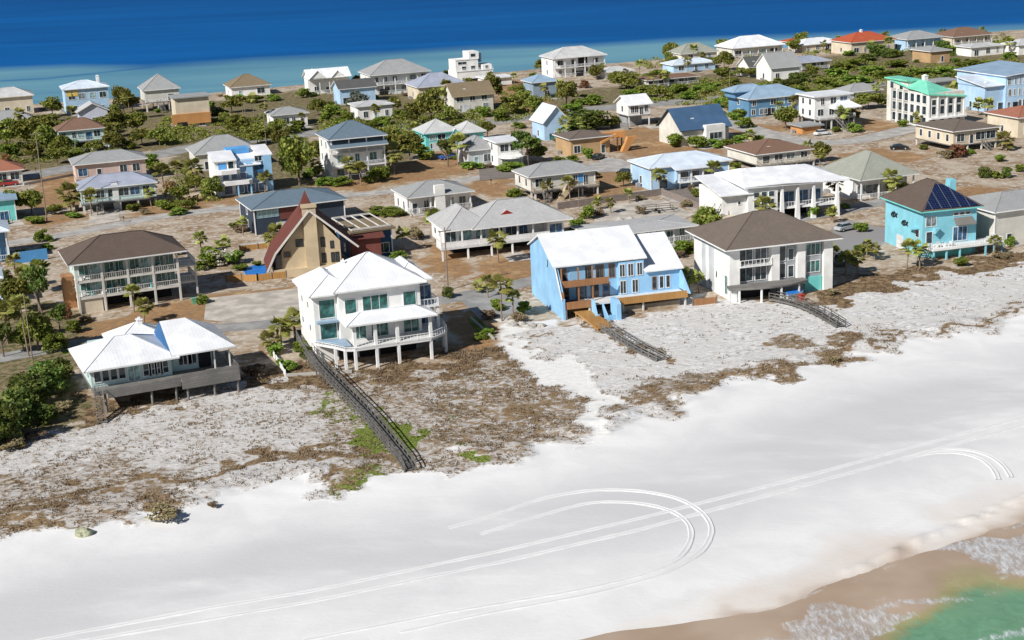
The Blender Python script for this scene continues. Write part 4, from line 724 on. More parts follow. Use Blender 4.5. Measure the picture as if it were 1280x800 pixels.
h.box('balcony_floor','whitewood',0,1.8+1,-1,0,f1-.15,f1)
h.box('garage_door_or_shade','whitewood',-.08,0,6.6,9.0,0,2.4); h.win(0,3.3,1.2,1.3,face='L',v=1.7,pane='glass'); h.part('side_canopy',MB().box(-1.2,0,1,3.2,f1+2.6,f1+2.75),'w_turq')
dk=[(.2,0),(.2,-3.4),(W+3.8,-2.6),(W+3.8,1.5),(W,1.5),(W,0)]
h.part('deck',MB().prism(dk,f1-.5,f1-.2,'z'),'whitewood'); h.part('deck_edge',MB().bar((.2,-3.4,f1-.2),(W+3.8,-2.6,f1-.2),.2,.4),'trim')
h.rail([(.3,-3.3),(W+3.7,-2.5),(W+3.7,1.4)],f1-.2,'trim',h=.85,sp=.5)
h.posts([(.5,-3.2),(3,-3.0),(5.6,-2.9),(W+.3,-2.8),(W+2,-2.7),(W+3.6,-2.5)],-.1,f1-.5,.13,'w_turq','piling'); h.box('lattice_skirt','w_teal',1,W-1,-.6,-.5,-.1,f1-.6)
h.stair((-.2,-2,f1-.3),(-3,-5.2,.1),1.2,'greywood',9)
def ornament(h,v,z,sc):
    m=MB(); u=-.12
    for (a,b,c,d) in((-1,0,-.3,.6),(-.3,.6,.5,.35),(.5,.35,1.1,-.2),(1.1,-.2,.4,-.5),(.4,-.5,-.4,-.3),(-.4,-.3,-1,0),(-.2,.1,.3,.1),(.3,.1,.1,-.2),(-1,0,-1.5,.5),(-1,0,-1.4,-.4)):
        m.bar((u,v+a*sc,z+b*sc),(u,v+c*sc,z+d*sc),.1,.22)
    h.part('wall_ornament',m,'dark')
ornament(h,10.2,E-2.3,.85); ornament(h,6.3,E-3.1,.85)
for i,(a,b) in enumerate(((2.2,-1.7),(3.4,-1.4),(4.6,-1.9),(W+1.6,-1.0))):
    tag(chair(h,a,b,f1-.2,'whitewood',i),['white deck chair by the stair end of the turquoise house deck','white deck chair between two others on the turquoise house deck','white deck chair below the awning of the turquoise house','white deck chair at the far end of the turquoise house deck'][i],'chair','deck chairs at the turquoise house')
HS=h
# --- pale grey hip house with red dormer (second row)
h=House('grey_roof_villa','pale hip-roofed villa','white house on pilings with wide pale grey hip roof and a small red dormer',562,325,17)
W=h.U(712); D=12; f1=2.4; E=5.3; h.ext=[0,W,-2,D]
um=h.U(615)
h.wall('w_white',0,W-1,3.0,D,f1,E+.3); h.wall('w_white',W-4.2,W-1,0,3.2,f1,E)
h.box('floor_deck','whitewood',-1.6,W-1,-.6,3,f1-.4,f1); h.box('floor_deck','whitewood',0,W-1,3,D,f1-.4,f1)
h.hip(0,um-.2,.2,D,E,3.2,.8,'r_palegrey','trim'); h.hip(um-3,W-.4,-.4,D-.5,E,3.5,.9,'r_palegrey','trim')
h.part('dormer',MB().add([(um+2.2,1.6,E+1.6),(um+5.2,1.6,E+1.6),(um+3.7,1.6,E+2.5),(um+3.7,5.0,E+2.5)],[(0,1,2)]),'redcloth')
dm=h.part('dormer',MB().prism([(um+2.0,E+1.35),(um+5.4,E+1.35),(um+3.7,E+2.5)],1.7,5.2,'v'),'r_palegrey'); h.part('dormer_front',MB().prism([(um+2.3,E+1.4),(um+5.1,E+1.4),(um+3.7,E+2.35)],1.6,1.7,'v'),'redcloth',dm)
h.posts([(-1.5,-.4),(2.5,-.4),(um-2,-.4),(um+1.5,-.4),(um+5,-.4),(um+8,-.4)],f1,E,.13,'trim','column'); h.rail([(-1.5,2.9),(-1.5,-.5),(W-4.2,-.5)],f1,'trim',sp=.4,solid=True)
h.posts([(-1.3,-.3),(3.5,-.3),(8,-.3),(12,-.3),(W-1.3,-.3),(2,8),(9,8)],-.1,f1-.4,.15,'trim','piling')
for i,(a,b,p) in enumerate(((1.2,2,'glass'),(4,2.4,'curtain'),(7,1.8,'curtain'),(10,2.4,'glass'),(13,2.2,'glass'),(15.3,1.6,'bglass'))): 
    if a<W-5: h.win(a,f1+.2,b,2.0,v=3.0,n=2,pane=p,door=i%2==0)
h.win(W-2.6,f1+.4,2.4,1.8,v=0,n=2,pane='bglass'); h.winsL(4,11,2,f1+.8,1.1,1.1,u=0)
h.box('undercroft_block','dark',2,W-3,5,10,-.1,f1-.42)  # near-black block filling part of the level below the floor deck
HV=h
# --- big white roof house
h=House('white_roof_villa','long white-roofed villa','long white villa with bright white roof, tall grid window and tapered porch columns',903,283,14)
W=h.U(1053); D=12; f1=2.6; f2=5.6; E=6.6; h.ext=[0,W,-1,D]
um=h.U(968); us=h.U(936)
h.wall('w_white',0,um,0,D,-.1,E-.3); h.wall('w_white',us-.5,um+.3,-.8,D,-.1,E+.9); h.wall('w_white',um,W-3,2.6,D,f1,E+.3); h.wall('w_white',um,W-5,5,D,-.1,f1-.3)
h.shed(-.3,us,-.6,D,E-.6,E+1.2,'v',.5,'r_whitem','trim')
h.part('roof',MB().add([(us-1.5,-1.6,E+.9),(um+1.6,-1.6,E+1.0),(um+1.4,-1.0,E+.9),(W+1,-.9,E+.5),(W+.6,D+.6,E+1.0),(us-2,D+.6,E+1.6),(us+1,D*.55,E+3.2),(W-5,D*.55,E+2.9)]+[(us-1.5,-1.6,E+.65),(W+1,-.9,E+.25),(W+.6,D+.6,E+.75),(us-2,D+.6,E+1.35)],
  [(0,1,6),(1,2,6),(2,3,7,6),(3,4,7),(4,5,6,7),(5,0,6),(8,9,3,2,1,0),(9,10,4,3),(10,11,5,4),(11,8,0,5),(11,10,9,8)]),'r_whitem')
for c in range(3):
    for r_ in range(2): h.win(us+1.3+1.55*c,3.2+2.0*r_,1.15,1.5 if r_==0 else 1.0,v=-.8)
h.box('balcony_floor','trim',um,W-.6,-.4,2.6,f1-.3,f1); h.rail([(um+.4,-.3),(W-.7,-.3),(W-.7,2.6)],f1,'trim',sp=.6)
for t in(um+1.3,um+4.6,um+8,W-1.5):
    h.part('column',MB().add([(t-.45,-1.0,-.1),(t+.45,-1.0,-.1),(t+.45,-.2,-.1),(t-.45,-.2,-.1),(t-.2,-.8,E+.3),(t+.2,-.8,E+.3),(t+.2,-.4,E+.3),(t-.2,-.4,E+.3)],[(0,3,2,1),(4,5,6,7),(0,1,5,4),(1,2,6,5),(2,3,7,6),(3,0,4,7)]),'trim')
for t in(um+1.5,um+4.2,um+7.2,um+9.9):
    if t<W-4: h.win(t,f1+.2,2.2,2.3,v=2.6,n=2,pane='bglass' if t>um+3 else 'glass')
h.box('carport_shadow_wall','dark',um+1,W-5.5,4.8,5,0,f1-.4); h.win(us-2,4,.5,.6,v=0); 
h.stair((-1.2,-.8,f1+1.2),(-4.8,-4.0,.2),1.3,'greywood',12); h.wall('w_cream',-.6,2.0,-2.2,0,-.1,2.2,label='cream garden wall below the stair'); h.chim(us+2,6,E+1,E+2.9,.4)
# ------------------------------------------------------------------ the town behind, house by house
h=house('grey_hip_house','grey hip house with white chimney','low white house with grey hip roof and a broad white chimney slab','513',590,268,11,23,13) if 0 else house('grey_hip_house','white-chimney house','low white house with grey hip roof and a broad white chimney slab',513,590,270,11,22,12,'hip','white','lgrey',nw=5,nl=2,cover=1.6)
h.part('chimney',MB().box(h.w*.40,h.w*.40+2.2,-.6,.4,-.1,h.E+2.2),'w_white')
h=house('deck_house','beige deck house','beige house with grey hip roof, raised front deck and solid beige outside stair',664,744,250,9,28,11,'hip','offwhite','lgrey',stilt=11,nw=5,deck=2.2,railm='w_beige',lower=('beige',.55,.95))
h.part('staircase',MB().prism([(4.5,-.1),(6.0,-.1),(10.0,h.E-1.2),(8.2,h.E-1.2)],-3.6,-2.3,'v'),'w_beige'); h.box('window_panel','w_azure',h.w*.72,h.w*.82,-.06,0,h.E-2.3,h.E-.5)
h=house('long_blue_house','long pale blue house','long pale blue house with white metal roof and a glazed front porch',814,911,238,11,27,10,'hip','lblue','bluewhite',nw=3,nl=1,ang=18,railm='trim')
W=h.w; h.box('porch_floor','trim',W*.3,W*.76,-2.4,0,1.3,1.55); h.posts([(W*t,-2.2) for t in(.31,.46,.61,.75)],-.1,h.E-.5,.15,'trim','column'); h.shed(W*.26,W*.8,-2.6,.5,h.E-.5,h.E+.3,'v',.3,'r_bluewhite','trim'); h.rail([(W*.31,-2.3),(W*.75,-2.3)],1.55,'trim'); h.wins(W*.32,W*.75,3,2.0,2.0,1.6,v=-1.2,far=True); h.box('porch_wall','w_lblue',W*.3,W*.76,-1.2,0,1.56,h.E-.6)
h=house('brown_roof_bungalow','brown-roofed white bungalow','white bungalow with wide brown hip roof and an open lower floor',946,1013,214,14,20,11,'hip','offwhite','rust',nw=4,nl=0,deck=2,stilt=8,railm='w_cream')
h=house('grey_pyramid_house','grey pyramid-roofed house','white house under a large weathered grey hip roof with corner posts',1076,1143,252,15,26,26,'hip','white','greenish',nw=2,nl=1,cover=3,ww=3.5,pane='screen')
h=house('edge_cream_house','cream house with bluish roof','cream walled house with blue-grey roof cut by the picture edge',1242,1335,310,12,44,13,'hip','offwhite','lgrey',nw=2,nl=0)
h=house('blue_flat_house','flat-roofed dark blue house','dark blue house with an unfinished flat sandy roof and white rafters',443,491,326,10,34,2,'flat','dblue','tan',nw=3,nl=1,ang=24)
m=MB(); W=h.w
for i in range(5): m.bar((W*i/4,0,h.E+.5),(W*i/4-.6,h.D,h.E+1.2),.18)
m.bar((0,.2,h.E+.6),(W,.2,h.E+.6),.3); m.bar((-.6,h.D,h.E+1.2),(W-.6,h.D,h.E+1.2),.3); h.part('rafter_frame',m,'post')
h=house('long_flat_building','long low grey-roofed building','long low building with nearly flat pale grey roof and green glazed carport end',744,868,317,10,20,3,'hip','offwhite','palegrey',nw=8,nl=0,ang=18,cover=1.5,pane='gglass')
h=house('grey_white_villa','tall white villa with grey roof','tall white villa with grey roof, teal upper windows and stacked porches',417,484,228,12,52,17,'hip','white','slate',floors=3,nw=3,nl=2,cover=2.0,railm='trim',pane='gglass')
h.shed(-.3,h.w+.3,-1.2,2.2,h.E-2.0,h.E-.3,'v',.2,'r_slate','trim'); h.part('skylight',MB().box(h.w*.6,h.w*.6+1,3.8,4.8,h.E+1.8,h.E+2.2),'trim')
house('round_grey_house','broad grey-roofed house','broad grey-roofed house standing behind the blue and white modern house',247,322,214,12,20,17,'hip','offwhite','lgrey',nw=4,nl=2)
# modern blue and white
h=House('modern_blue_house','blue and white modern house','blue and white modern house with stepped white roofs and curved white balconies',272,246,20); s=h.s
W=h.U(343); h.ext=[0,W,-2,9]; E=9.2
h.wall('w_white',0,W*.38,0,9,-.1,E-.9); h.wall('w_lblue',W*.38,W,1.2,9,-.1,E-1.6); h.wall('w_sky',W*.86,W,.6,8,-.1,E-.8); h.wall('w_azure',W*.3,W*.7,6,9.5,E-2,E+.6)
h.shed(-.2,W*.36,-.2,6,E-1.2,E+.2,'v',.3,'r_whitem','trim'); h.shed(W*.45,W*.8,.5,8,E-2.8,E-.2,'v',.2,'r_whitem','trim'); h.shed(W*.78,W+.1,1,8,E-.8,E+.5,'v',.3,'r_whitem','trim')
h.box('wall_panel','w_azure',W*.06,W*.2,-.08,0,E-3,E-1.6); h.box('tower','w_sky',W*.55,W*.66,.5,1.3,2.4,E-2.3); h.box('dark_bay','dblue' if 0 else 'bglass',W*.69,W*.86,1.0,1.2,3.4,E-2.4); h.win(W*.78,E-2,1.6,1.2,v=1.0,n=2,far=True); h.win(W*.28,E-3,1.2,1.6,v=0,far=True)
for (a,b,z) in((-.9,W*.42,5.2),(-.3,W*.62,2.6)):
    h.part('balcony',MB().prism([(a,1),(a+.3,-1.4),(a+2,-2.1),(b-1,-2.1),(b,-1.2),(b,1)],z,z+.9,'z'),'trim')
h.wins(W*.1,W*.55,3,3.6,1.4,1.4,v=-.05,far=True,pane='bglass'); h.wins(W*.1,W*.9,4,.4,1.8,1.8,v=-.05,far=True,pane='bglass'); h.posts([(.3,-1.6),(W*.35,-1.8),(W*.58,-1.5)],-.1,2.6,.15,'w_sky','column')
house('pink_beige_house','pinkish beige house','pinkish beige house with long pale grey roof beside the coastal road',97,184,233,10,26,10,'hip','pink','lgrey',nw=5,nl=1,stilt=8,lower=('pink',0,.5),railm='w_pink')
h=house('lilac_roof_house','lilac-roofed house','white and pale green house with lilac-grey roof on a long post-held porch',104,196,266,9,28,12,'hip','aqua','lilac',nw=6,nl=1,stilt=12,deck=2,railm='w_aqua',lower=('grey',.02,.42)); h.box('tower','w_white',h.w*.42,h.w*.5,-.2,.6,.1,h.E+.8)
house('brown_glazed_house','brown-roofed glazed house','cream house with flat brown hip roof and tall windows all round, on posts',1191,1246,191,15,26,7,'hip','cream','taupe',nw=4,nl=4,stilt=9,ww=1.9)
# mint roofed apartment house
h=House('mint_roof_house','mint-roofed white house','tall white house with grid of window bays and a mint green roof',1160,160,20); W=h.U(1204); D=17; E=9.0; h.ext=[0,W,0,D]
h.wall('w_offwhite',0,W,0,D,-.1,E); h.wall('w_offwhite',0,3.5,D*.55,D+2,-.1,E+2.4)
h.part('roof',MB().add([(-.5,-.5,E),(W+.6,-.5,E-1.4),(W+.6,D+.4,E-.6),(-.4,D+.4,E+2.6),(W*.35,D*.4,E+2.6),(-.5,D*.5,E+.6),(-.5,-.5,E-.3),(W+.6,-.5,E-1.7),(W+.6,D+.4,E-.9),(-.4,D+.4,E+2.0)],[(0,1,4),(1,2,3,4),(4,3,5),(0,4,5),(9,8,7,6),(0,6,7,1),(1,7,8,2),(2,8,9,3),(3,9,6,0,5)]),'r_mint')
h.box('roof_cap','r_mint',-.7,4.0,D*.55-.4,D+2.4,E+2.4,E+2.8); h.chim(W*.42,D*.5,E,E+3.6,1.2,'w_white')
for f in range(3):
    h.winsL(.5,D-.3,6,.5+2.9*f,1.6,2.1,u=0,far=True); h.wins(.3,W-.3,4,.5+2.9*f if f<2 else 5.9,1.3,2.1 if f<2 else 1.4,far=True)
h.winsL(D*.6,D+1.8,2,E,1.5,1.6,u=0,far=True); h.box('balcony','trim',-.05,W,-1.4,0,2.3,2.6); h.rail([(0,-1.3),(W,-1.3)],2.6,'trim')
for v in np.linspace(0,D,7): h.part('pilaster',MB().box(-.28,-.0,v-.2,v+.2,-.1,E),'trim')
for u_ in np.linspace(0,W,5): h.part('pilaster',MB().box(u_-.2,u_+.2,-.28,-.0,-.1,E-1.4 if u_>W*.5 else E-.4),'trim')
h=house('pale_blue_shed_house','pale blue shed-roofed house','pale blue house with tilted pale roof in front of a bigger blue house',1230,1256,140,12,31,8,'shed','lblue','bluewhite',nw=2,nl=3,axis='v')
h=house('big_blue_house','large pale blue house','large pale blue flat-topped house with tall narrow windows at the picture edge',1256,1310,138,22,42,6,'shed','lblue','lbl',floors=3,nw=8,nl=1,axis='u',ww=.8)
house('terracotta_house','terracotta-roofed house','cream house with terracotta roof cut by the picture edge',1272,1320,172,12,24,9,'hip','cream','terra',nw=2,nl=1)
h=house('white_stilt_block','white block house on stilts','white block shaped house with small upper windows above an open grey deck',1018,1062,163,8,41,2,'flat','white','whitem',floors=2,nw=3,nl=2,stilt=14,deck=2.6,lower=('grey',.1,.9))
h.hip(h.w*.45,h.w+1.5,-2.4,2,h.E*.62,1.6,.4,'r_whitem','trim')
h=house('twin_roof_blue_house','blue house with two stacked roofs','steel blue house with two stacked grey-blue hip roofs and dark lower windows',936,1008,147,12,22,12,'hip','steel','lbl',floors=2,nw=6,nl=1,ww=1.5)
h.hip(-2,h.w*.5,5,12,h.E+1.6,1.6,.4,'r_lbl','w_steel'); h.wall('w_steel',-1.5,h.w*.5-.4,5.4,11.5,h.E,h.E+1.6)
h=house('navy_roof_house','navy-roofed house','cream house with steep navy metal gable roof and a white glazed bay',852,911,184,12,22,22,'gable','offwhite','blue',nw=1,nl=0,fascia='w_navy',ang=22)
h.wall('w_white',h.w*.45,h.w*.85,-1.8,0,-.1,h.E+.6); h.win(h.w*.65,1.6,3.6,1.6,v=-1.8,n=3,far=True)
h=house('small_stilt_house','small white stilt house','small white gabled house raised on stilts beside the highway',786,813,159,8,28,9,'gable','white','whitem',nw=4,nl=1,stilt=14,ww=.9,lower=('grey',.1,.8))
h=house('pale_blue_gable_house','pale blue gabled house','pale blue house with steep gable towards the street',681,711,176,9,24,17,'gable','lblue','bluewhite',nw=1,nl=1,axis='v',ww=2.6,o=.6)
h.box('garage_opening','gglass',h.w*.2,h.w*.85,-.06,0,.1,1.8)
h=house('tan_stair_house','tan house with orange stairs','tan house with taupe roof and a bulky orange timber stair at its end',714,762,196,10,21,6,'hip','tan','taupe',nw=3,nl=0,pane='glass')
h.box('landing','w_orange',h.w-1.5,h.w+5,1.0,3.4,3.4,4.9); h.part('staircase',MB().prism([(h.w+3.2,-.1),(h.w+4.6,-.1),(h.w+7.4,3.6),(h.w+5.0,3.6)],-.6,.8,'v'),'w_orange'); h.posts([(h.w+.5,1.2),(h.w+2.8,1.2),(h.w+4.8,3)],-.1,3.4,.15,'w_orange'); h.part('staircase',MB().prism([(h.w-2.5,2.6),(h.w+1.8,4.4),(h.w+1.8,4.8),(h.w-2.5,3.2)],-.8,.4,'v'),'w_orange')
h=house('turquoise_hip_house','turquoise hip-roofed house','turquoise house with pale grey hip roof and a small gable',533,573,189,9,21,14,'hip','teal','pale',nw=3,nl=1,floors=2,fascia='w_teal'); h.gable(h.w*.75,h.w*1.05,-.6,3,3.2,2.0,.2,'r_pale','w_teal','w_lblue','v')
house('turquoise_wing_house','low turquoise annex','low turquoise annex with grey roof beside the turquoise hip-roofed house',577,605,181,8,14,11,'hip','teal','pale',nw=2,nl=1,group=None)
house('grey_roof_cottage','grey-roofed cottage','grey-roofed cottage with shaded garage joined by a white block',586,620,208,9,19,14,'hip','lgrey','lgrey',nw=2,nl=1)
h=house('white_block_house','white block house with round porch','white block house with curved porch roof beneath the tall pine',623,654,209,8,30,2,'flat','white','whitem',nw=2,nl=1,floors=2); h.part('porch_roof',MB().tube([(h.w*.5,-.6,2.3),(h.w*.5,-.6,2.6)],[3.2,3.2],18),'trim')
h=house('sandy_gable_house','sandy gable house','white house with sandy brown saltbox roof near the sound',568,617,141,10,21,14,'gable','offwhite','tan',nw=3,nl=0,peak=.6,fascia='w_beige',wall2=None) if 0 else house('sandy_gable_house','sandy gable house','white house with sandy brown gable roof near the sound',568,617,141,10,21,13,'gable','offwhite','tan',nw=3,nl=0,fascia='w_beige',floors=2)
house('large_grey_hip_house','large grey pyramid house by the sound','large white house with high grey pyramid roof against the sound',466,538,120,15,25,15,'hip','white','lgrey',nw=6,nl=1,floors=2,cover=1.5)
house('lilac_hip_house','lilac hip-roofed house','cream house with broad lilac-grey hip roof next to the sandy gable house',524,583,126,13,16,14,'hip','cream','lilac',nw=4,nl=1)
# white modern house on the sound
h=House('white_modern_house','white cubist house','white stepped modern house with curved dark glass on its tower',572,106,20); W=h.U(617); h.ext=[0,W,0,9]
h.wall('w_white',0,W,0,10,-.1,4.6); h.wall('w_white',W*.0,W*.62,1,9,4.6,8.6); h.wall('w_white',W*.38,W*.66,1.5,8,8.6,11.2); h.wall('w_white',W*.72,W*.98,.5,7,4.6,6.4)
h.part('curved_window',MB().tube([(W*.66,4.5,7.2),(W*.66,4.5,10.4)],[1.9,1.9],16),'bglass'); h.win(W*.18,7.0,3.2,.9,v=1,n=2,far=True); h.win(W*.5,9.4,1.8,1.1,v=1.5,far=True); h.wins(W*.1,W*.6,2,5,1.6,1.2,v=1,far=True); h.win(W*.84,5.0,1.1,1,v=.5,far=True); h.box('loggia','dark',W*.35,W*.95,-.06,0,.4,1.8); h.rail([(0,-.0),(W,-.0)],4.6,'trim',h=.9)
h.part('roof_trim',MB().box(-.2,W+.2,-.2,.0,4.5,4.8).box(-.2,W*.62+.2,.8,1,8.5,8.8),'trim')
h=house('vaulted_garage','domed white annex','low white annex with dark arched opening beside the cubist house',607,640,108,8,9,2,'flat','white','whitem',nw=1,nl=0,ww=3.5)
house('low_white_house','low white flat-roofed house','low white house with pale flat roof behind green bushes',448,491,151,9,17,4,'hip','white','pale',nw=3,nl=1)
house('dark_gable_house','pale blue house with dark gable','pale blue house with dark grey gable roof partly behind a grey-green tree',426,470,131,9,20,8,'gable','lblue','dark',nw=3,nl=0)
h=house('multi_gable_house','white many-gabled house','white house with several steep white gables at the sound',388,438,119,8,21,9,'gable','white','whitem',nw=3,nl=0,cover=2,axis='u'); h.gable(0,h.w*.4,-.8,7,h.E-.2,2.6,.3,'r_whitem','trim','w_white','v'); h.gable(h.w*.55,h.w*.85,-.6,7,h.E-.2,2.2,.3,'r_whitem','trim','w_white','v')
house('brown_hip_cottage','lone brown hip cottage','lone white cottage with brown hip roof against the blue sound',290,338,122,12,12,13,'hip','white','tan',nw=2,nl=1,ww=2)
house('white_grey_cottage','white cottage among palms','white cottage with flat grey hip roof among palms and bushes',342,385,160,9,15,7,'hip','white','lgrey',nw=4,nl=1)
h=house('grey_dome_house','grey-roofed house above orange bank','weathered white house with rounded grey roof and open lower porch',183,226,140,12,26,17,'hip','offwhite','lgrey',nw=2,nl=1,stilt=12,deck=2)
h=house('orange_terrace_house','orange terrace house','flat-topped orange and cream house with stained terrace wall',222,264,160,9,36,2,'flat','cream','lgrey',nw=2,nl=0); h.box('terrace_wall','w_orange',-1.5,h.w,-.7,-.0,1.0,4.2,label='orange stained terrace wall'); h.box('garage_opening','dark',0,3,-.76,-.7,.0,1.7)  # the near-black box is painted shade of the garage opening
h=house('pale_blue_chimney_house','pale blue house with white chimney','pale blue house with white roof, white round chimney and yellow shutters',84,138,143,12,30,8,'hip','lblue','bluewhite',nw=4,nl=1,floors=2); h.chim(h.w*.82,5,h.E,h.E+3.4,1.0); h.part('shutters',MB().box(h.w*.04,h.w*.15,-.12,-.08,h.E-2.2,h.E-.3).box(h.w*.18,h.w*.3,-.12,-.08,h.E-2.2,h.E-.3),'yellow')
house('lilac_gable_cottage','lilac gabled cottage','pale lilac cottage gable with a big arched vent',100,136,157,7,17,9,'gable','lilac','pale',nw=1,nl=0,axis='v')
house('brown_porch_house','brown-roofed porch house','long low house with brown hip roof above an open carport',76,131,187,9,22,12,'hip','aqua','rust',nw=5,nl=0,stilt=9,railm='w_aqua',deck=1.6)
house('cream_gable_house','cream house at the sound','cream two-level house with cream roof at the sound edge',-12,43,146,11,22,10,'hip','cream','pale',nw=4,nl=0,fascia='w_cream')
house('grey_low_house','low grey-roofed house in the trees','low house with wide grey roof sunk among dark trees',-15,42,163,9,9,11,'hip','lgrey','lgrey',nw=3,nl=0)
house('orange_roof_house','orange-roofed house','white house with bright orange-brown roof at the picture edge',-20,29,232,9,15,11,'hip','offwhite','terra',nw=3,nl=0)
house('teal_house','teal house with lower shed','teal and blue house with shaded lower shed at the picture edge',-25,21,280,9,26,2,'flat','teal','lbl',nw=2,nl=0)
house('bluewhite_edge_house','pale-roofed blue edge house','blue house with pale metal roof and glazed porch at the picture edge',-30,13,332,10,38,9,'hip','steel','bluewhite',nw=3,nl=0,cover=1.2,ww=1.6)
house('pale_edge_house','pale cottage at picture edge','small pale blue cottage behind the left hand trees',-45,4,388,8,34,8,'hip','lblue','bluewhite',nw=2,nl=0) 
house('small_blue_grey_house','blue-grey cube house','blue-grey house with pale roof among oaks near the sound',667,696,123,9,19,8,'hip','greyblue','lbl',nw=1,nl=1)
h=house('large_white_sound_house','large white house with loggia','large white house with white hip roof and dark central loggia at the sound',694,757,98,13,24,11,'hip','white','pale',nw=4,nl=1,floors=2,cover=1.8); h.box('loggia','dark',h.w*.5,h.w*.68,1.7,1.79,h.E*.4,h.E-.3)
house('white_garage_house','low white annex by the sound','low white annex with pale roof beside the large white loggia house',757,791,99,8,8,5,'hip','white','pale',nw=2,nl=0)
house('brown_flat_house','flat brown-roofed house','low pale house with wide flat brown roof amid bushes',810,873,111,9,10,3,'hip','offwhite','rust',nw=5,nl=0,cover=1.5,ww=2)
house('pale_low_blue_house','low pale blue house','low house with pale blue metal roof between bushes',842,894,91,9,9,5,'hip','lblue','bluewhite',nw=3,nl=0)
house('grey_hip_sound_house','grey hip house at the sound','white house with rounded grey hip roof at the sound edge',852,896,77,11,9,11,'hip','offwhite','greenish',nw=2,nl=1)
house('bright_hip_house','bright white hip-roofed house','house with brilliant white pyramid roof over dark windows at the sound',917,979,73,14,12,12,'hip','offwhite','whitem',nw=4,nl=1,cover=1.2,ww=2)
house('white_a_gable_house','white sloping-wall house','white house with sloping front wall and dark roof between palms',937,960,96,8,13,10,'gable','white','dark',nw=1,nl=0)
house('grey_gable_house','grey gable house by palms','white house with steep grey gable roof among palms',964,999,102,10,18,15,'gable','white','lgrey',nw=2,nl=1)
house('pale_roof_long_house','long pale-roofed house','long pale roofed house behind the dark hedge',990,1037,90,10,10,6,'hip','offwhite','lilac',nw=4,nl=0,cover=1.5)
house('white_roof_long_house','white-roofed long house at the sound','long cream house with flat white roof at the sound edge',1003,1052,66,11,9,6,'hip','cream','whitem',nw=4,nl=1)
house('small_red_roof_hut','tiny red-roofed hut','tiny hut with red roof at the water of the sound',986,1001,61,6,8,3,'hip','steel','red',nw=1,nl=0)
house('red_roof_house','red-roofed house','cream house with wide brick red hip roof and small white chimney',1064,1118,69,14,15,10,'hip','cream','red',nw=5,nl=1,chim=(.45,.5,.8))
house('grey_dome_sound_house','pale house under grey dome roof','pale blue-white house with low grey hip roof behind bushes',1134,1178,64,13,14,8,'hip','lblue','lgrey',nw=3,nl=1,cover=1.2)
house('brown_dome_house','brown-domed cream house','cream house with big brown hip roof at the far end of town',1192,1240,58,14,11,9,'hip','cream','rust',nw=4,nl=1,cover=1.2)
house('white_low_far_house','long white-roofed house below the brown dome','long white roofed house standing in front of the brown-domed house',1214,1254,71,9,11,3,'hip','white','pale',nw=3,nl=0)
house('tan_slope_house','orange-tan sloped house','orange-tan house with sloping side wall and grey roof above the scrub',1163,1187,79,11,14,4,'hip','tan','lgrey',nw=1,nl=0)
house('far_edge_house','white house at far picture edge','white house with pale roof cut by the far picture edge',1273,1310,69,9,12,6,'hip','white','pale',nw=2,nl=0)
h=house('wooden_shed','brown board shed','low brown board shed with grey flat roof',1003,1026,168,6,9,1,'flat','orange','lgrey',nw=0,nl=0,cat='shed')
house('grey_low_roof_house','low grey-roofed bungalow','low bungalow with grey roof seen between trees beside the mint-roofed house',1062,1101,124,8,8,8,'hip','lgrey','lgrey',nw=3,nl=0)
h=house('dark_carport','dark carport','dark flat carport behind the mint-roofed house',1170,1198,111,6,8,1,'flat','grey','lgrey',nw=0,nl=0,cat='carport')
# ------------------------------------------------------------------ plants
def leafquads(rs,pts,sz,up=.4):
    n=len(pts); d=rs.normal(size=(n,3)); d[:,2]=d[:,2]*.7+up*1.5; d/=np.linalg.norm(d,axis=1)[:,None]
    t=np.cross(d,rs.normal(size=(n,3))); t/=np.linalg.norm(t,axis=1)[:,None]; b=np.cross(d,t); s=(sz*rs.uniform(.6,1.4,n))[:,None]
    v=np.stack([pts-t*s-b*s*.55,pts+t*s-b*s*.4,pts+t*s*.8+b*s*.6,pts-t*s*.9+b*s*.5],1).reshape(-1,3)
    return v
def mesh_from_quads(name,v,mat):
    me=bpy.data.meshes.new(name); nq=len(v)//4; me.vertices.add(len(v)); me.vertices.foreach_set('co',v.astype(np.float32).ravel()); me.loops.add(nq*4); me.loops.foreach_set('vertex_index',np.arange(nq*4,dtype=np.int32))
    me.polygons.add(nq); me.polygons.foreach_set('loop_start',np.arange(0,nq*4,4,dtype=np.int32)); me.polygons.foreach_set('loop_total',np.full(nq,4,np.int32)); me.update(calc_edges=True); me.materials.append(MAT[mat]); return me
def crown_mesh(seed,mat,nb=16,per=90,h0=.25,h1=1.0,leaf=.045,flat=.75,hollow=.6):
    """unit crown: width 1, height h0..h1, built from leaf clumps"""
    rs=np.random.default_rng(seed); P=[]
    for i in range(nb):
        a=rs.uniform(0,6.28); r=math.sqrt(rs.uniform(0,1))*.36; zc=h0+(h1-h0)*rs.uniform(.22,.85); r*=math.sqrt(max(.1,1-((zc-h0)/(h1-h0)-.4)**2*1.8))
        c=np.array([math.cos(a)*r,math.sin(a)*r,zc]); br=rs.uniform(.11,.21)
        d=rs.normal(size=(per,3)); d/=np.linalg.norm(d,axis=1)[:,None]; rad=br*(hollow+(1-hollow)*rs.uniform(0,1,per)**.5)*rs.uniform(.8,1.25,per)
        P.append(c+d*rad[:,None]*np.array([1,1,flat]))
    P=np.concatenate(P); P[:,2]=np.maximum(P[:,2],.02)
    return mesh_from_quads('crown',leafquads(rs,P,leaf),mat)
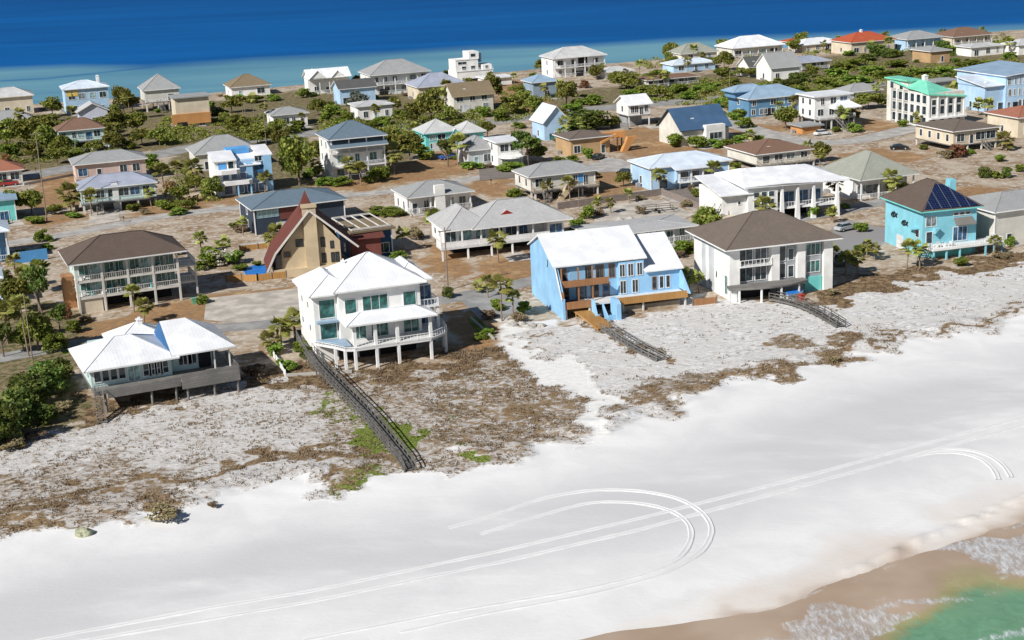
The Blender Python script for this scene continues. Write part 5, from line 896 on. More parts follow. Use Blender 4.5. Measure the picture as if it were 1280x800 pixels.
def trunk_mesh(seed,h=.5,r=.035,mat='bark',branches=5):
    rs=np.random.default_rng(seed); m=MB(); m.tube([(0,0,-.03),(.01,.0,h*.5),(.02,-.01,h)],[r,r*.8,r*.6],7)
    for i in range(branches):
        a=rs.uniform(0,6.28); z=h*rs.uniform(.5,1); m.tube([(0,0,z),(math.cos(a)*.15,math.sin(a)*.15,z+.13),(math.cos(a)*.27,math.sin(a)*.27,z+.2)],[r*.5,r*.35,r*.15],5)
    return m.mesh('trunk',[mat])
def palm_crown(seed,dead=True):
    rs=np.random.default_rng(seed); V=[]; n=26
    for i in range(n):
        a=6.283*i/n*1.0+rs.uniform(-.2,.2); el=rs.uniform(-.55,1.25); L=rs.uniform(.8,1.1)
        pet=.42*L; dx=np.array([math.cos(a)*math.cos(el),math.sin(a)*math.cos(el),math.sin(el)]); base=dx*pet; side=np.array([-math.sin(a),math.cos(a),0]); upn=np.cross(dx,side)
        V.append(np.array([side*-.012,side*.012,base+side*.01,base-side*.01]))
        for k in range(11):
            t=(k/10-.5)*2.3; dr=dx*math.cos(t)+side*math.sin(t)-np.array([0,0,.22+.12*abs(t)]); dr/=np.linalg.norm(dr); l=L*.62*(1-.25*abs(t)); sd=np.cross(dr,upn); sd/=np.linalg.norm(sd)+1e-9
            q=base+dr*l*.55; e=base+dr*l-np.array([0,0,.1*l]); V.append(np.array([base,q+sd*.085,e,q-sd*.085]))
    return mesh_from_quads('crown',np.concatenate(V),'leaf_palm')
def palm_skirt(seed):
    rs=np.random.default_rng(seed); V=[]
    for i in range(40):
        a=rs.uniform(0,6.28); z=-rs.uniform(0,.35); o=np.array([math.cos(a),math.sin(a),0]); s=np.array([-math.sin(a),math.cos(a),0]); b=o*.1+np.array([0,0,z]); e=o*rs.uniform(.3,.5)+np.array([0,0,z-rs.uniform(.35,.6)]); V.append(np.array([b-s*.03,b+s*.03,e+s*.09,e-s*.09]))
    return mesh_from_quads('dead_fronds',np.concatenate(V),'leaf_dry')
OAK=[crown_mesh(100+i,'leaf_oak',20,120,.26,1,.038) for i in range(5)]; PINE=[crown_mesh(120+i,'leaf_pine',13,110,.4,1,.036,.5) for i in range(3)]
BUSH=[crown_mesh(140+i,'leaf_bush',16,100,-.12,1,.05,.9) for i in range(4)]; DKB=[crown_mesh(160+i,'leaf_pine',22,130,-.1,1,.036,.9) for i in range(3)]; DRYB=[crown_mesh(180+i,'leaf_dry',14,90,-.1,1,.045,.9) for i in range(3)]; REDB=[crown_mesh(190,'leaf_red',14,90,-.1,1,.045,.9)]; GRYB=[crown_mesh(195,'leaf_grey',16,100,.05,1,.04,.9)]; FLB=[crown_mesh(197,'flower',10,22,-.05,1.02,.045,.9)]
PALM=[palm_crown(200+i) for i in range(4)]; SKIRT=[palm_skirt(210+i) for i in range(2)]
TR_=[trunk_mesh(300+i) for i in range(3)]; STEM=[trunk_mesh(310+i,.3,.03,'bark',6) for i in range(2)]
def _palm_trunk(k):
    m=MB(); b=(.12,-.1,.05)[k]; m.tube([(b,0,-.05),(b*.5,.02,.4),(0,0,.8),(0,0,1)],[.055,.045,.042,.05],8); return m.mesh('trunk',['palmbark'])
PT=[_palm_trunk(k) for k in range(3)]
PL=[]
KIND=dict(oak=('oak_tree','tree','green spreading oak'),pine=('pine_tree','tree','dark sparse pine'),bush=('bush','bush','bright green bush'),dark=('bush','bush','dark green bush'),dry=('bush','bush','dry brown bush'),red=('bush','bush','reddish flowering bush'),grey=('bush','bush','grey-green bush'),palm=('palm_tree','palm tree','cabbage palm'),flower=('bush','bush','white-flowered bush'))
def obj_(name,me,parent,loc=(0,0,0),sc=(1,1,1),rz=0):
    o=bpy.data.objects.new(name,me); C.objects.link(o); o.parent=parent; o.location=loc; o.scale=sc; o.rotation_euler=(0,0,rz); return o
def plant(kind,x,y,hp,wp,px_=True):
    nm,cat,ph=KIND[kind]; p=G(x,y) if px_ else np.array([x,y,float(height(x,y))]); s=vpx(p) if px_ else 1; h=hp/s; w_=wp/s; i=len(PL); rs=random.Random(i*7+3)
    e=empty(nm,Vector(p),rs.uniform(0,6.28)); e['category']=cat
    if kind=='palm':
        r=max(w_*.5,1.0)*1.45; th=max(h-r*.42,.8)
        t=obj_('trunk',PT[i%3],e,(0,0,0),(2.6,2.6,th)); off=Vector((0,0,th))
        obj_('crown',PALM[i%4],e,off,(r,r,r)); 
        if i%2: obj_('dead_fronds',SKIRT[i%2],e,off,(r*.8,r*.8,r*.8))
    else:
        L=dict(oak=OAK,pine=PINE,bush=BUSH,dark=DKB,dry=DRYB,red=REDB,grey=GRYB,flower=BUSH)[kind]
        obj_('crown',L[i%len(L)],e,(0,0,0),(w_*1.15,w_*1.15,h*1.02))
        if kind=='flower': obj_('blossom',FLB[0],e,(0,0,.02),(w_*1.18,w_*1.18,h*1.05))
        tm=TR_[i%3] if kind in('oak','pine') else STEM[i%2]; obj_('trunk' if kind in('oak','pine') else 'stem',tm,e,(0,0,0),(h*.9,h*.9,h))
    PL.append((e,p,h,w_,kind)); return e
PLANTS='''oak 66 146 24 25;oak 155 142 34 22;palm 163 150 34 15;oak 148 172 34 34;oak 172 168 28 28;oak 178 182 20 34;oak 200 182 22 28;bush 188 209 17 25;oak 127 168 22 26;oak 143 188 22 26;bush 160 186 12 20;oak 118 190 14 22;bush 90 186 12 20
oak 10 186 38 38;oak 35 186 38 38;oak 58 190 32 30;oak 78 195 26 26;bush 12 196 20 22;oak 42 200 22 26;oak 72 205 20 24;bush 95 200 14 26;red 8 204 12 14;oak 62 170 22 28;oak 48 158 14 26;bush 60 153 10 30;dark 48 196 12 16
oak 250 140 16 20;bush 262 136 10 16;oak 290 141 22 26;bush 318 128 10 24;bush 342 126 9 18;bush 300 127 9 20;palm 305 153 30 11;palm 318 146 28 12;palm 331 158 28 11;oak 298 168 24 34;oak 322 181 22 36;oak 348 170 20 24;oak 352 184 22 28;bush 372 164 14 22;oak 275 150 14 22;bush 240 138 10 14
oak 375 232 58 46;oak 398 205 30 30;oak 362 205 26 26;bush 392 222 16 26;bush 405 232 12 20;palm 245 236 34 22;palm 205 240 32 20;oak 225 254 22 24;red 212 240 14 16;oak 232 262 12 20;palm 222 228 24 16;bush 205 262 14 22;palm 333 240 24 16;bush 224 268 9 22;palm 193 250 24 16
bush 414 150 22 24;grey 447 142 28 30;bush 380 122 12 18;oak 492 140 18 20;oak 540 154 42 36;oak 520 156 26 28;oak 560 156 24 24;bush 437 152 13 16;bush 480 156 12 24;bush 500 148 12 18;oak 532 146 28 20;bush 548 162 12 28;bush 575 158 10 18;bush 462 160 9 24;oak 397 145 22 22;bush 425 160 12 24
oak 483 194 34 34;oak 512 200 34 36;palm 493 218 34 26;palm 452 232 26 18;bush 475 226 22 24;bush 463 228 14 16;bush 527 192 12 18;palm 573 208 36 22;pine 560 208 34 22;bush 590 211 10 26;bush 425 232 11 28;bush 532 200 12 24;oak 500 184 22 34;palm 422 215 20 14
oak 617 128 34 22;oak 640 143 24 30;oak 655 134 22 24;oak 668 144 24 25;oak 708 132 30 26;bush 628 150 14 28;oak 676 90 16 15;bush 735 130 12 34;oak 700 150 14 24;bush 716 140 12 26;dark 738 162 26 52;dark 722 163 20 30;oak 650 120 14 20;bush 605 146 14 22;bush 606 160 10 16;bush 648 160 8 18
pine 660 207 44 44;oak 672 202 20 26;bush 640 212 10 30;bush 700 206 11 20;bush 715 204 10 16;bush 735 198 14 16;bush 630 214 8 22;red 730 110 10 14
oak 785 112 20 36;oak 770 104 14 20;oak 822 124 18 24;oak 805 122 16 22;bush 790 124 12 30;oak 808 106 14 20;bush 836 84 9 20;bush 875 116 10 28;bush 860 124 10 24;palm 880 133 18 10;oak 905 88 24 24;oak 902 102 18 24;oak 925 96 12 18;oak 939 97 12 18;palm 878 78 12 8;bush 825 96 10 22;bush 848 116 12 26;oak 915 112 16 24;bush 890 112 10 24
dark 998 104 14 24;dark 988 108 10 26;oak 1015 97 16 18;bush 1030 108 12 30;bush 1045 96 12 26;bush 1000 118 10 30;bush 1020 120 10 30;bush 955 112 10 28;oak 915 138 20 28;bush 902 134 12 22;bush 925 146 10 22;bush 975 116 8 24;bush 1055 120 10 26;bush 942 118 10 26
bush 843 184 18 24;bush 871 185 18 24;bush 893 184 11 24;palm 937 180 16 13;bush 925 180 12 18;bush 908 182 10 16;bush 851 170 10 16;bush 930 160 14 22;bush 918 150 10 20;bush 948 178 10 14
dark 1096 70 16 26;dark 1110 72 12 22;dark 1084 76 10 24;bush 1068 82 10 26;bush 1055 88 10 28;bush 1090 92 10 34;bush 1120 84 10 30;bush 1142 62 8 18;bush 1070 104 11 34;bush 1108 98 10 32;bush 1150 94 10 32;bush 1180 92 10 30;bush 1210 84 10 28;dark 1178 62 12 22;bush 1190 66 10 24;bush 1238 84 10 28;bush 1262 88 12 26;oak 1085 136 20 38;oak 1104 134 12 22;bush 1130 110 10 26;bush 1160 104 8 22;palm 1260 62 14 14;bush 1250 60 10 20;palm 1245 66 14 10;bush 1262 74 10 18;bush 1235 92 10 30;bush 1275 96 10 24;bush 1060 70 8 16;bush 1120 70 9 18;dark 1190 98 8 30;bush 1050 112 10 30;bush 1080 116 9 30;bush 1125 96 9 28
palm 1222 145 20 14;palm 1234 146 20 15;palm 1147 158 16 14;oak 1207 112 14 14;bush 1200 120 12 16;dark 1240 146 8 16;bush 1226 160 7 14;bush 1068 165 12 20;bush 1045 165 7 12;red 1195 196 16 26;dry 1180 198 12 18;bush 1212 192 6 14;palm 1256 188 20 22;bush 1249 202 9 15;dark 1231 222 15 19;bush 1246 223 10 14;dark 1258 222 14 14;bush 1275 215 10 14
palm 1118 246 16 18;palm 1132 246 16 14;bush 1038 270 10 14;palm 1040 279 18 12;bush 1017 272 17 14;palm 921 270 22 14;bush 880 272 12 18;palm 884 248 18 14;bush 870 246 12 14;dry 864 240 12 8;bush 852 318 18 22;bush 866 316 16 18;dry 848 322 10 18;palm 1058 344 28 20;palm 1070 343 26 18;palm 1042 332 22 16;palm 862 368 30 20;palm 872 366 24 14;dark 1078 318 12 22;bush 1054 326 10 18;bush 1075 290 14 18;palm 1092 326 20 16;palm 1084 322 20 14;palm 1135 336 32 19;palm 1148 336 32 18;palm 1243 322 26 14;palm 1252 302 18 12;bush 1232 300 15 20;red 1228 296 10 20;bush 1262 308 14 12;dry 1250 322 8 24;dry 1040 368 8 16
bush 735 274 20 18;dry 748 270 10 16;palm 763 267 18 12;palm 785 254 16 11;dry 800 268 12 14;bush 722 282 10 20;palm 747 262 14 10;dry 860 258 10 18;bush 712 232 8 16
palm 628 402 54 26;palm 610 372 26 14;palm 642 398 32 18;bush 622 388 16 18;dry 648 402 12 20;bush 655 392 16 16;dry 612 398 12 20;palm 600 366 14 12;dark 560 372 14 16
bush 262 322 14 24;flower 268 332 20 30;flower 290 330 18 30;palm 280 320 22 18;palm 252 316 24 16;bush 300 338 8 20;palm 337 310 14 13;flower 252 338 14 16;dry 225 318 8 14;dry 300 289 8 24;bush 292 284 7 14
bush 480 268 9 38;bush 497 270 8 22;bush 470 265 7 18;dark 455 320 8 12;bush 720 292 10 18
palm 182 404 28 20;pine 50 392 60 28;palm 50 366 38 26;oak 22 392 44 38;oak 48 438 46 42;palm 34 446 70 26;oak 12 410 36 30;bush 70 440 26 28;oak 30 440 30 34;pine 75 412 30 26;red 82 398 14 16;palm 12 430 50 26;bush 92 416 16 18;palm 30 360 24 18;pine 5 446 40 24
dark 62 492 40 46;dark 40 512 46 50;dark 22 534 50 52;dark 5 556 56 50;dark 75 478 30 34;dark -18 560 50 50;dark 55 530 26 32;dry 40 548 12 34;dry 78 512 10 26;dark 30 498 30 40;dry 15 562 12 30
palm 352 432 32 26;palm 370 428 36 26;palm 338 440 22 22;bush 345 444 14 20;dark 383 448 16 15;bush 363 462 12 18;dry 318 470 16 28;bush 375 440 14 18;bush 390 436 10 12;bush 352 458 10 12
palm 90 264 30 28;oak 16 268 30 32;oak 40 268 30 30;bush 52 302 16 17;bush 60 302 9 12;bush 45 279 9 26;bush 92 272 8 20;oak 68 268 12 22;bush 20 215 10 18;bush 215 262 10 20;dry 182 268 7 14;bush 60 312 8 12;dark 5 352 16 20;palm 20 345 24 18
bush 610 418 9 14;bush 600 424 8 16;dry 520 300 16 22;dry 540 268 8 22;dry 800 250 7 14;bush 1140 300 9 16;dry 1160 230 6 20'''
for ln in PLANTS.replace('\n',';').split(';'):
    k,x,y,hp,wp=ln.split(); plant(k,float(x),float(y),float(hp),float(wp))
# a few more garden plants beside the houses, wherever the photo shows small greenery at their corners
rx=random.Random(21)
for H in list(HOUSES):
    if H.s>7.4 or H.p[1]<225: continue
    for _ in range(5 if H.s<6.5 else 3):
        u0,u1,v0,v1=H.ext; side=rx.choice('fflrb')
        u,v={'f':(rx.uniform(u0,u1),v0-rx.uniform(2.5,5)),'l':(u0-rx.uniform(1.5,4),rx.uniform(v0,v1)),'r':(u1+rx.uniform(1.5,5),rx.uniform(v0,v1)),'b':(rx.uniform(u0,u1),v1+rx.uniform(1.5,4))}[side]
        g=H.W(u,v); q=proj(g)
        if not(0<q[0]<1280): continue
        if any(o.ext[0]-1.2<((g[0]-o.p[0])*o.ca+(g[1]-o.p[1])*o.sa)<o.ext[1]+1.2 and o.ext[2]-3.4<(-(g[0]-o.p[0])*o.sa+(g[1]-o.p[1])*o.ca)<o.ext[3]+1.2 for o in HOUSES): continue
        if any(np.hypot(*(t[1][:2]-g[:2]))<2.5 for t in PL): continue
        if abs(q[1]-np.interp(q[0],[0,100,185,240,340,420,500,606,740,830,900,970,1100,1280],[226,208,196,184,172,163,158,154,136,129,123,118,105,90]))<5: continue
        if q[0]<700 and abs(q[1]-np.interp(q[0],[20,100,200,310,400,480,600,660,700],[303,290,270,258,246,241,222,214,212]))<5: continue
        k=rx.choice(['bush','palm','bush','dry','palm']) if side=='f' else rx.choice(['bush','palm','oak','bush','dry','palm','oak']); hh,ww_={'bush':(1.4,2.6),'palm':(4.8,2.8),'oak':(4.6,4.8),'dry':(1.0,2.4)}[k]; f=rx.uniform(.7,1.35)
        plant(k,g[0],g[1],hh*f,ww_*f,False)
# labels: kind + size rank + where it stands
def relation(p):
    best=None
    for H in HOUSES:
        u0,u1,v0,v1=H.ext; d=p[:2]-H.p[:2]; u=d[0]*H.ca+d[1]*H.sa; v=-d[0]*H.sa+d[1]*H.ca
        du=max(u0-u,0,u-u1); dv=max(v0-v,0,v-v1); dist=math.hypot(du,dv)
        if best is None or dist<best[0]: best=(dist,H,'in front of' if v<v0 else 'behind' if v>v1 else 'beside')
    return best
grp={}
for t in PL:
    d,H,r=relation(t[1]); grp.setdefault((t[4],H.phrase,r),[]).append(t)
NUMW=['','second ','third ','fourth ','fifth ','sixth ','seventh ','eighth ','ninth ','tenth ']
for (k,ph,r),L in grp.items():
    L.sort(key=lambda t:-t[2]*t[3])
    for i,t in enumerate(L):
        n=len(L); adj='' if n==1 else ('larger ','smaller ')[i] if n==2 else NUMW[i]+'largest ' if i<n-1 else 'smallest '
        t[0]['label']=f'{adj}{KIND[k][2]} {r} the {ph}'
        if n>1: t[0]['group']=f'{KIND[k][1]}s {r} the {ph}'
# ---- dead grass tufts on the dunes: one uncountable mass
def tufts(name,label,N_,mat,sel,hmin,hmax,seed,wide=.10):
    rs=np.random.default_rng(seed); X=rs.uniform(-110,110,N_*14); Y=rs.uniform(120,270,N_*14)
    m=masks(X[None],Y[None],height(X,Y)[None]); w_=sel(m)[0]*np.clip((fbm(X,Y,.35,seed)-.35)*4,0.05,1); keep=rs.random(len(X))<w_; X=X[keep][:N_];Y=Y[keep][:N_]; Z=height(X,Y); n=len(X); V=[]
    for b in range(5):
        a=rs.uniform(0,6.28,n); hh=rs.uniform(hmin,hmax,n); ln=hh*rs.uniform(.3,1.3,n); ox=rs.normal(0,.16,n); oy=rs.normal(0,.16,n); bx=X+ox; by=Y+oy
        dx,dy=np.cos(a),np.sin(a); w0=wide*rs.uniform(.6,1.5,n)
        V.append(np.stack([np.stack([bx-dy*w0,by+dx*w0,Z-.05],1),np.stack([bx+dy*w0,by-dx*w0,Z-.05],1),np.stack([bx+dy*w0*.5+dx*ln,by-dx*w0*.5+dy*ln,Z+hh],1),np.stack([bx-dy*w0*.3+dx*ln,by+dx*w0*.3+dy*ln,Z+hh*.9],1)],1))
    V=np.concatenate(V).reshape(-1,3); o=bpy.data.objects.new(name,mesh_from_quads(name,V,mat)); C.objects.link(o); return tag(o,label,None,None,'stuff')
tufts('dry_grass','dead brown grass tufts scattered over the white dune sand',26000,'leaf_dry',lambda m:np.clip(m['a1'][0]*1.0-.16,0,1)**1.2*(1-m['a4'][0])+m['a1'][1]*.45,.06,.24,51,.06)
tufts('green_grass','low green grass patches on the dune',1600,'leaf_grass',lambda m:m['a1'][2],.1,.3,52)
# ---- far scrub that reads as one mass
rs=np.random.default_rng(5); SC=[]
for poly,n in (([(1040,74),(1120,82),(1280,74),(1300,104),(1180,108),(1120,104),(1040,118)],150),([(200,150),(240,150),(262,176),(200,182)],90),([(265,150),(360,140),(380,170),(270,182)],140),([(780,98),(900,96),(930,140),(780,126)],140),([(950,104),(1050,92),(1060,124),(1000,126),(960,120)],70),([(620,118),(680,100),(690,140),(620,156)],80),([(0,150),(150,150),(150,200),(0,206)],220),([(395,150),(600,140),(600,158),(400,168)],120),([(100,256),(240,244),(300,245),(240,262)],14),([(205,215),(240,210),(240,262),(205,262)],20),([(800,70),(1040,58),(1040,68),(800,88)],70),([(1060,58),(1270,44),(1270,62),(1060,72)],40)):
    xs=rs.uniform(min(p[0] for p in poly),max(p[0] for p in poly),n*3); ys=rs.uniform(min(p[1] for p in poly),max(p[1] for p in poly),n*3); ok=sdist(xs,ys,poly)>0
    for x,y in list(zip(xs[ok],ys[ok]))[:n]:
        g=G(x,y)
        inside=any(H.ext[0]-1<((g[0]-H.p[0])*H.ca+(g[1]-H.p[1])*H.sa)<H.ext[1]+1 and H.ext[2]-1<(-(g[0]-H.p[0])*H.sa+(g[1]-H.p[1])*H.ca)<H.ext[3]+1 for H in HOUSES)
        if inside: continue
        k=45; d=rs.normal(size=(k,3)); d/=np.linalg.norm(d,axis=1)[:,None]; sc=np.array([rs.uniform(.9,2.4),rs.uniform(.9,2.2),rs.uniform(.6,1.4)]); SC.append(g+np.abs(d*[0,0,1])*sc+d*[1,1,0]*sc)
o=bpy.data.objects.new('scrub',mesh_from_quads('scrub',leafquads(rs,np.concatenate(SC),.26),'leaf_oak')); C.objects.link(o); tag(o,'low olive green scrub covering the ground between far houses',None,None,'stuff')
# ------------------------------------------------------------------ boardwalks, fences, poles, vehicles
def walk(name,cat,label,pts,wd,hh,mat,rail=True,res=1.6,post=True):
    P=[G(x,y) for x,y in pts]; Q=[]
    for a,b in zip(P[:-1],P[1:]):
        k=max(2,int(np.linalg.norm((b-a)[:2])/res)); Q+=[a+(b-a)*t/k for t in range(k)]
    Q.append(P[-1]); Q=np.array(Q); 
    for _ in range(4): Q[1:-1]=(Q[:-2]+2*Q[1:-1]+Q[2:])/4
    o0=Q[0].copy(); e=tag(empty(name,Vector(o0)),label,cat); n=len(Q); hs=hh if hasattr(hh,'__len__') else [hh]*n; hs=np.interp(np.linspace(0,1,n),np.linspace(0,1,len(hs)),hs)
    T=np.gradient(Q[:,:2],axis=0); T/=np.linalg.norm(T,axis=1)[:,None]; Nn=np.stack([-T[:,1],T[:,0]],1)
    dk=MB(); rl=MB(); pn=MB(); rr=random.Random(4)
    L=[]; Rr=[]
    for i in range(n):
        z=float(height(Q[i,0],Q[i,1]))+hs[i]-o0[2]
        L.append(Vector((*(Q[i,:2]+Nn[i]*wd/2-o0[:2]),z))); Rr.append(Vector((*(Q[i,:2]-Nn[i]*wd/2-o0[:2]),z)))
    for i in range(n-1):
        k=5
        for j in range(k):
            a=L[i].lerp(L[i+1],(j+.5)/k);b=Rr[i].lerp(Rr[i+1],(j+.5)/k); dk.bar(a,b,(L[i+1]-L[i]).length/k*.86,.05)
    dk.build('deck',mat,e)
    for side,S_ in(('a',L),('b',Rr)):
        m=MB()
        for i in range(n-1):
            m.bar(S_[i]+Vector((0,0,-.12)),S_[i+1]+Vector((0,0,-.12)),.08,.2)
            if rail: m.bar(S_[i]+Vector((0,0,.95)),S_[i+1]+Vector((0,0,.95)),.12,.08); m.bar(S_[i]+Vector((0,0,.5)),S_[i+1]+Vector((0,0,.5)),.06,.12)
        m.build('railing' if rail else 'edge_beam',mat,e)
    if post:
        for i in range(0,n):
            for S_ in(L,Rr): p=S_[i]; MB().box(p.x-.07,p.x+.07,p.y-.07,p.y+.07,p.z-max(hs[i],.1)-.3,p.z+(.98 if rail else .02)).build('post',mat,e)
    return e
walk('boardwalk','boardwalk','long curving dark grey boardwalk from the white three-storey house down to the sand',[(374,424),(381,440),(397,464),(428,494),(463,530),(493,564),(513,589)],1.35,[1.5,1.3,1.1,.9,.9,.7,.15],'darkwood')
walk('boardwalk','boardwalk','short weathered boardwalk below the white house with taupe roof',[(965,376),(995,381),(1025,395),(1051,410)],1.5,[.5,.45,.5,.3],'darkwood',res=1.8)
walk('ramp','ramp','orange timber ramp from the blue stair tower to the sand',[(722,393),(738,401),(757,412)],2.6,[1.2,.8,.25],'orangewood',rail=False)
walk('old_boardwalk','boardwalk','broken grey boardwalk covered in dead brush below the orange ramp',[(757,413),(775,424),(798,438),(826,451)],1.5,[.3,.25,.2,.12],'greywood',rail=True)
def wallrun(name,cat,label,pts,hh,mat,th=.2,posts=None):
    P=[G(x,y) for x,y in pts]; o0=P[0]; e=tag(empty(name,Vector(o0)),label,cat)
    for a,b in zip(P[:-1],P[1:]):
        a_=Vector(a-o0)+Vector((0,0,hh/2-.05)); b_=Vector(b-o0)+Vector((0,0,hh/2-.05)); MB().bar(a_,b_,th,hh).build('panel',mat,e)
        if posts:
            d=(b_-a_); k=max(1,int(d.length/2.4))
            for i in range(k+1): p=a_.lerp(b_,i/k); MB().box(p.x-.09,p.x+.09,p.y-.09,p.y+.09,-.1,hh+.15).build('post',posts,e)
    return e
wallrun('block_wall','wall','brown block wall round the yard with pale plants behind the flat-roofed building',[(697,262),(760,253),(827,244),(860,256),(898,273)],1.5,'block',.3)
wallrun('wooden_fence','fence','orange board fence beside the small blue pool at the maroon A-frame house',[(283,352),(322,351),(358,347)],1.2,'orangewood',.08,'wood')
wallrun('wooden_fence','fence','orange-brown fence run behind the white-flowered bushes and the pool',[(300,314),(345,309)],1.1,'orangewood',.08,'wood')
wallrun('blue_wall','wall','deep blue garden wall beside the pale-roofed blue edge house',[(18,330),(60,324)],2.2,'w_azure',.2)
wallrun('wooden_fence','fence','low brown fence on the gap beside the white house with taupe roof',[(866,382),(896,379)],1.1,'cedar',.08,'wood')
wallrun('white_fence','fence','thin white fence running down the yard beside the dark boardwalk',[(332,432),(345,450),(357,471)],.9,'trim',.1,'trim')
wallrun('garden_wall','wall','low pale wall at the foot of the yard beside the dark boardwalk',[(357,471),(440,466)],.5,'concrete',.25)
wallrun('low_wall','wall','low cream retaining wall along the road below the pinkish beige house',[(30,232),(95,219)],.7,'concrete',.25)
wallrun('yard_fence','fence','grey slat fence in front of the small white stilt house',[(763,160),(775,160),(786,162)],1.6,'greywood',.08,'greywood')
wallrun('hedge_wall','wall','short pale kerb wall beside the green strip next to the white three-storey house',[(588,398),(618,425)],.4,'concrete',.25)
pad('swimming_pool',[(303,336),(320,331),(335,333),(331,345),(308,346)],'bluecover',.06)
pad('grass_strip',[(584,398),(596,396),(620,420),(608,425),(596,418)],'grass',.05)
pad('driveway_white',[(297,306),(345,298),(352,303),(310,309)],'driveway',.05); pad('patio',[(765,256),(812,249),(850,262),(838,272),(762,276)],'driveway',.07)
def pole(x,y,hp,label,arm=True,lean=0,r=.14,mat='polewood',lamp=False):
    p=G(x,y); H=hp/vpx(p); e=tag(empty('utility_pole',Vector(p)),label,'utility pole'); e.rotation_euler=(0,lean,R(20))
    MB().tube([(0,0,-.3),(0,0,H)],[r,r*.7],8).build('pole',mat,e)
    if arm: MB().box(-1.1,1.1,-.06,.06,H-.7,H-.55).build('crossarm','wood',e); [MB().tube([(u,0,H-.55),(u,0,H-.35)],.05,6).build('insulator','metalgrey',e) for u in(-1,0.35,1)]
    return e
pole(59,278,112,'tall pale utility pole standing alone between the teal house and the lilac-roofed house')
pole(560,363,78,'utility pole on the sandy slope behind the white three-storey house')
pole(41,452,84,'slim dark pole among the trees nearest the left hand thicket',False,r=.1)
pole(53,392,30,'short pale leaning post under the tall pine by the balcony house',False,lean=R(-12))
pole(333,182,46,'pole rising from bushes behind the blue and white modern house'); pole(308,158,30,'pole between palms below the lone brown hip cottage',False)
pole(912,120,32,'pale pole beside the highway among palms above the blue house',False); pole(1250,268,30,'thin pole on the sandy lot behind the turquoise solar-roof house',False,r=.09)
pole(724,262,26,'thin pole beside the block wall behind the pale hip-roofed villa',False,r=.08)
def car(x,y,paintk,label,rz=20,kind='car',sc=1,group=None):
    p=G(x,y,.06); e=tag(empty('parked_'+kind,Vector(p),R(rz)),label,kind,group); e.scale=(sc,)*3; L=2.25; b=MB()
    # body: lofted profile across width
    if kind=='car': prof=[(-L,.35),(-L,.75),(-1.9,.92),(-1.1,.98),(.9,.98),(2.0,.85),(L,.7),(L,.35)]; cab=[(-1.75,.95),(-1.2,1.42),(.35,1.45),(1.15,.97)]
    else: prof=[(-2.7,.4),(-2.7,1.0),(-.4,1.0),(-.3,1.05),(1.2,1.05),(2.4,.95),(2.7,.8),(2.7,.4)]; cab=[(-.35,1.0),(-.2,1.65),(.9,1.65),(1.5,1.03)]
    bm=bmesh.new(); n=len(prof); vs=[]
    for s_,k in((-.88,.97),(-.8,1.0),(.8,1.0),(.88,.97)): vs.append([bm.verts.new((px_*(.985 if abs(s_)>.85 else 1),s_,z_*(k if z_>.5 else 1))) for px_,z_ in prof])
    for i in range(3):
        for j in range(n): bm.faces.new((vs[i][j],vs[i][(j+1)%n],vs[i+1][(j+1)%n],vs[i+1][j]))
    bm.faces.new(vs[0]); bm.faces.new(vs[3][::-1]); bmesh.ops.recalc_face_normals(bm,faces=bm.faces); me=bpy.data.meshes.new('body'); bm.to_mesh(me); bm.free(); me.materials.append(MAT['car_'+paintk]); o=bpy.data.objects.new('body',me); C.objects.link(o); o.parent=e
    g=MB(); q=[(a,b_) for a,b_ in cab]; m=len(q); g.add([(a,-.76,z) if z<1.1 else (a,-.6,z) for a,z in q]+[(a,.76,z) if z<1.1 else (a,.6,z) for a,z in q],[(0,1,2,3),(7,6,5,4),(0,4,5,1),(2,6,7,3),(3,7,4,0)]); g.build('window','glass',e)
    zt=cab[1][1]; MB().box(cab[1][0]-.03,cab[2][0]+.03,-.63,.63,zt-.02,zt+.05).build('roof','car_'+paintk,e)
    for a in(-1.4 if kind=='car' else -1.7,1.4 if kind=='car' else 1.75):
        for s_ in(-.86,.86):
            w_=MB().tube([(a,s_-.11,.33),(a,s_+.11,.33)],.34,14).build('wheel','rubber',e); MB().tube([(a,s_-.125,.33),(a,s_+.125,.33)],.18,10).build('rim','car_silver',w_)
    for s_ in(-.6,.6): MB().box(prof[-1][0]-.03,prof[-1][0]+.02,s_-.15,s_+.15,.62,.74).build('headlight','car_white',e)
car(1124,187,'black','black car on the pale lot in front of the brown-roofed glazed house',-10)
car(748,199,'black','black car parked below the orange stairs of the tan house',60)
car(124,187,'white','white car in the open carport of the brown-roofed porch house',70); car(141,184,'silver','silver car beside the brown-roofed porch house under the trees',60)
car(562,199,'blue','blue pickup truck beside the dark oak behind the tall white villa',20,'truck'); car(590,202,'white','white car on the brown drive of the grey-roofed cottage',30) 
car(1057,288,'silver','silver car on the dark court behind the white house with taupe roof',30); car(1048,330,'grey','grey truck parked by the palms beside the white house with taupe roof',80,'truck')
car(12,232,'red','red car at the front of the orange-roofed house',20); car(783,219,'black','black car at the kerb beside the long pale blue house',-30)
car(1028,169,'white','white car by the brown board shed',20); car(600,256,'grey','grey car beside the white-chimney house drive',200) if 0 else None
car(1128,212,'silver','silver pickup truck on the sand behind the grey pyramid-roofed house',40,'truck') if 0 else None
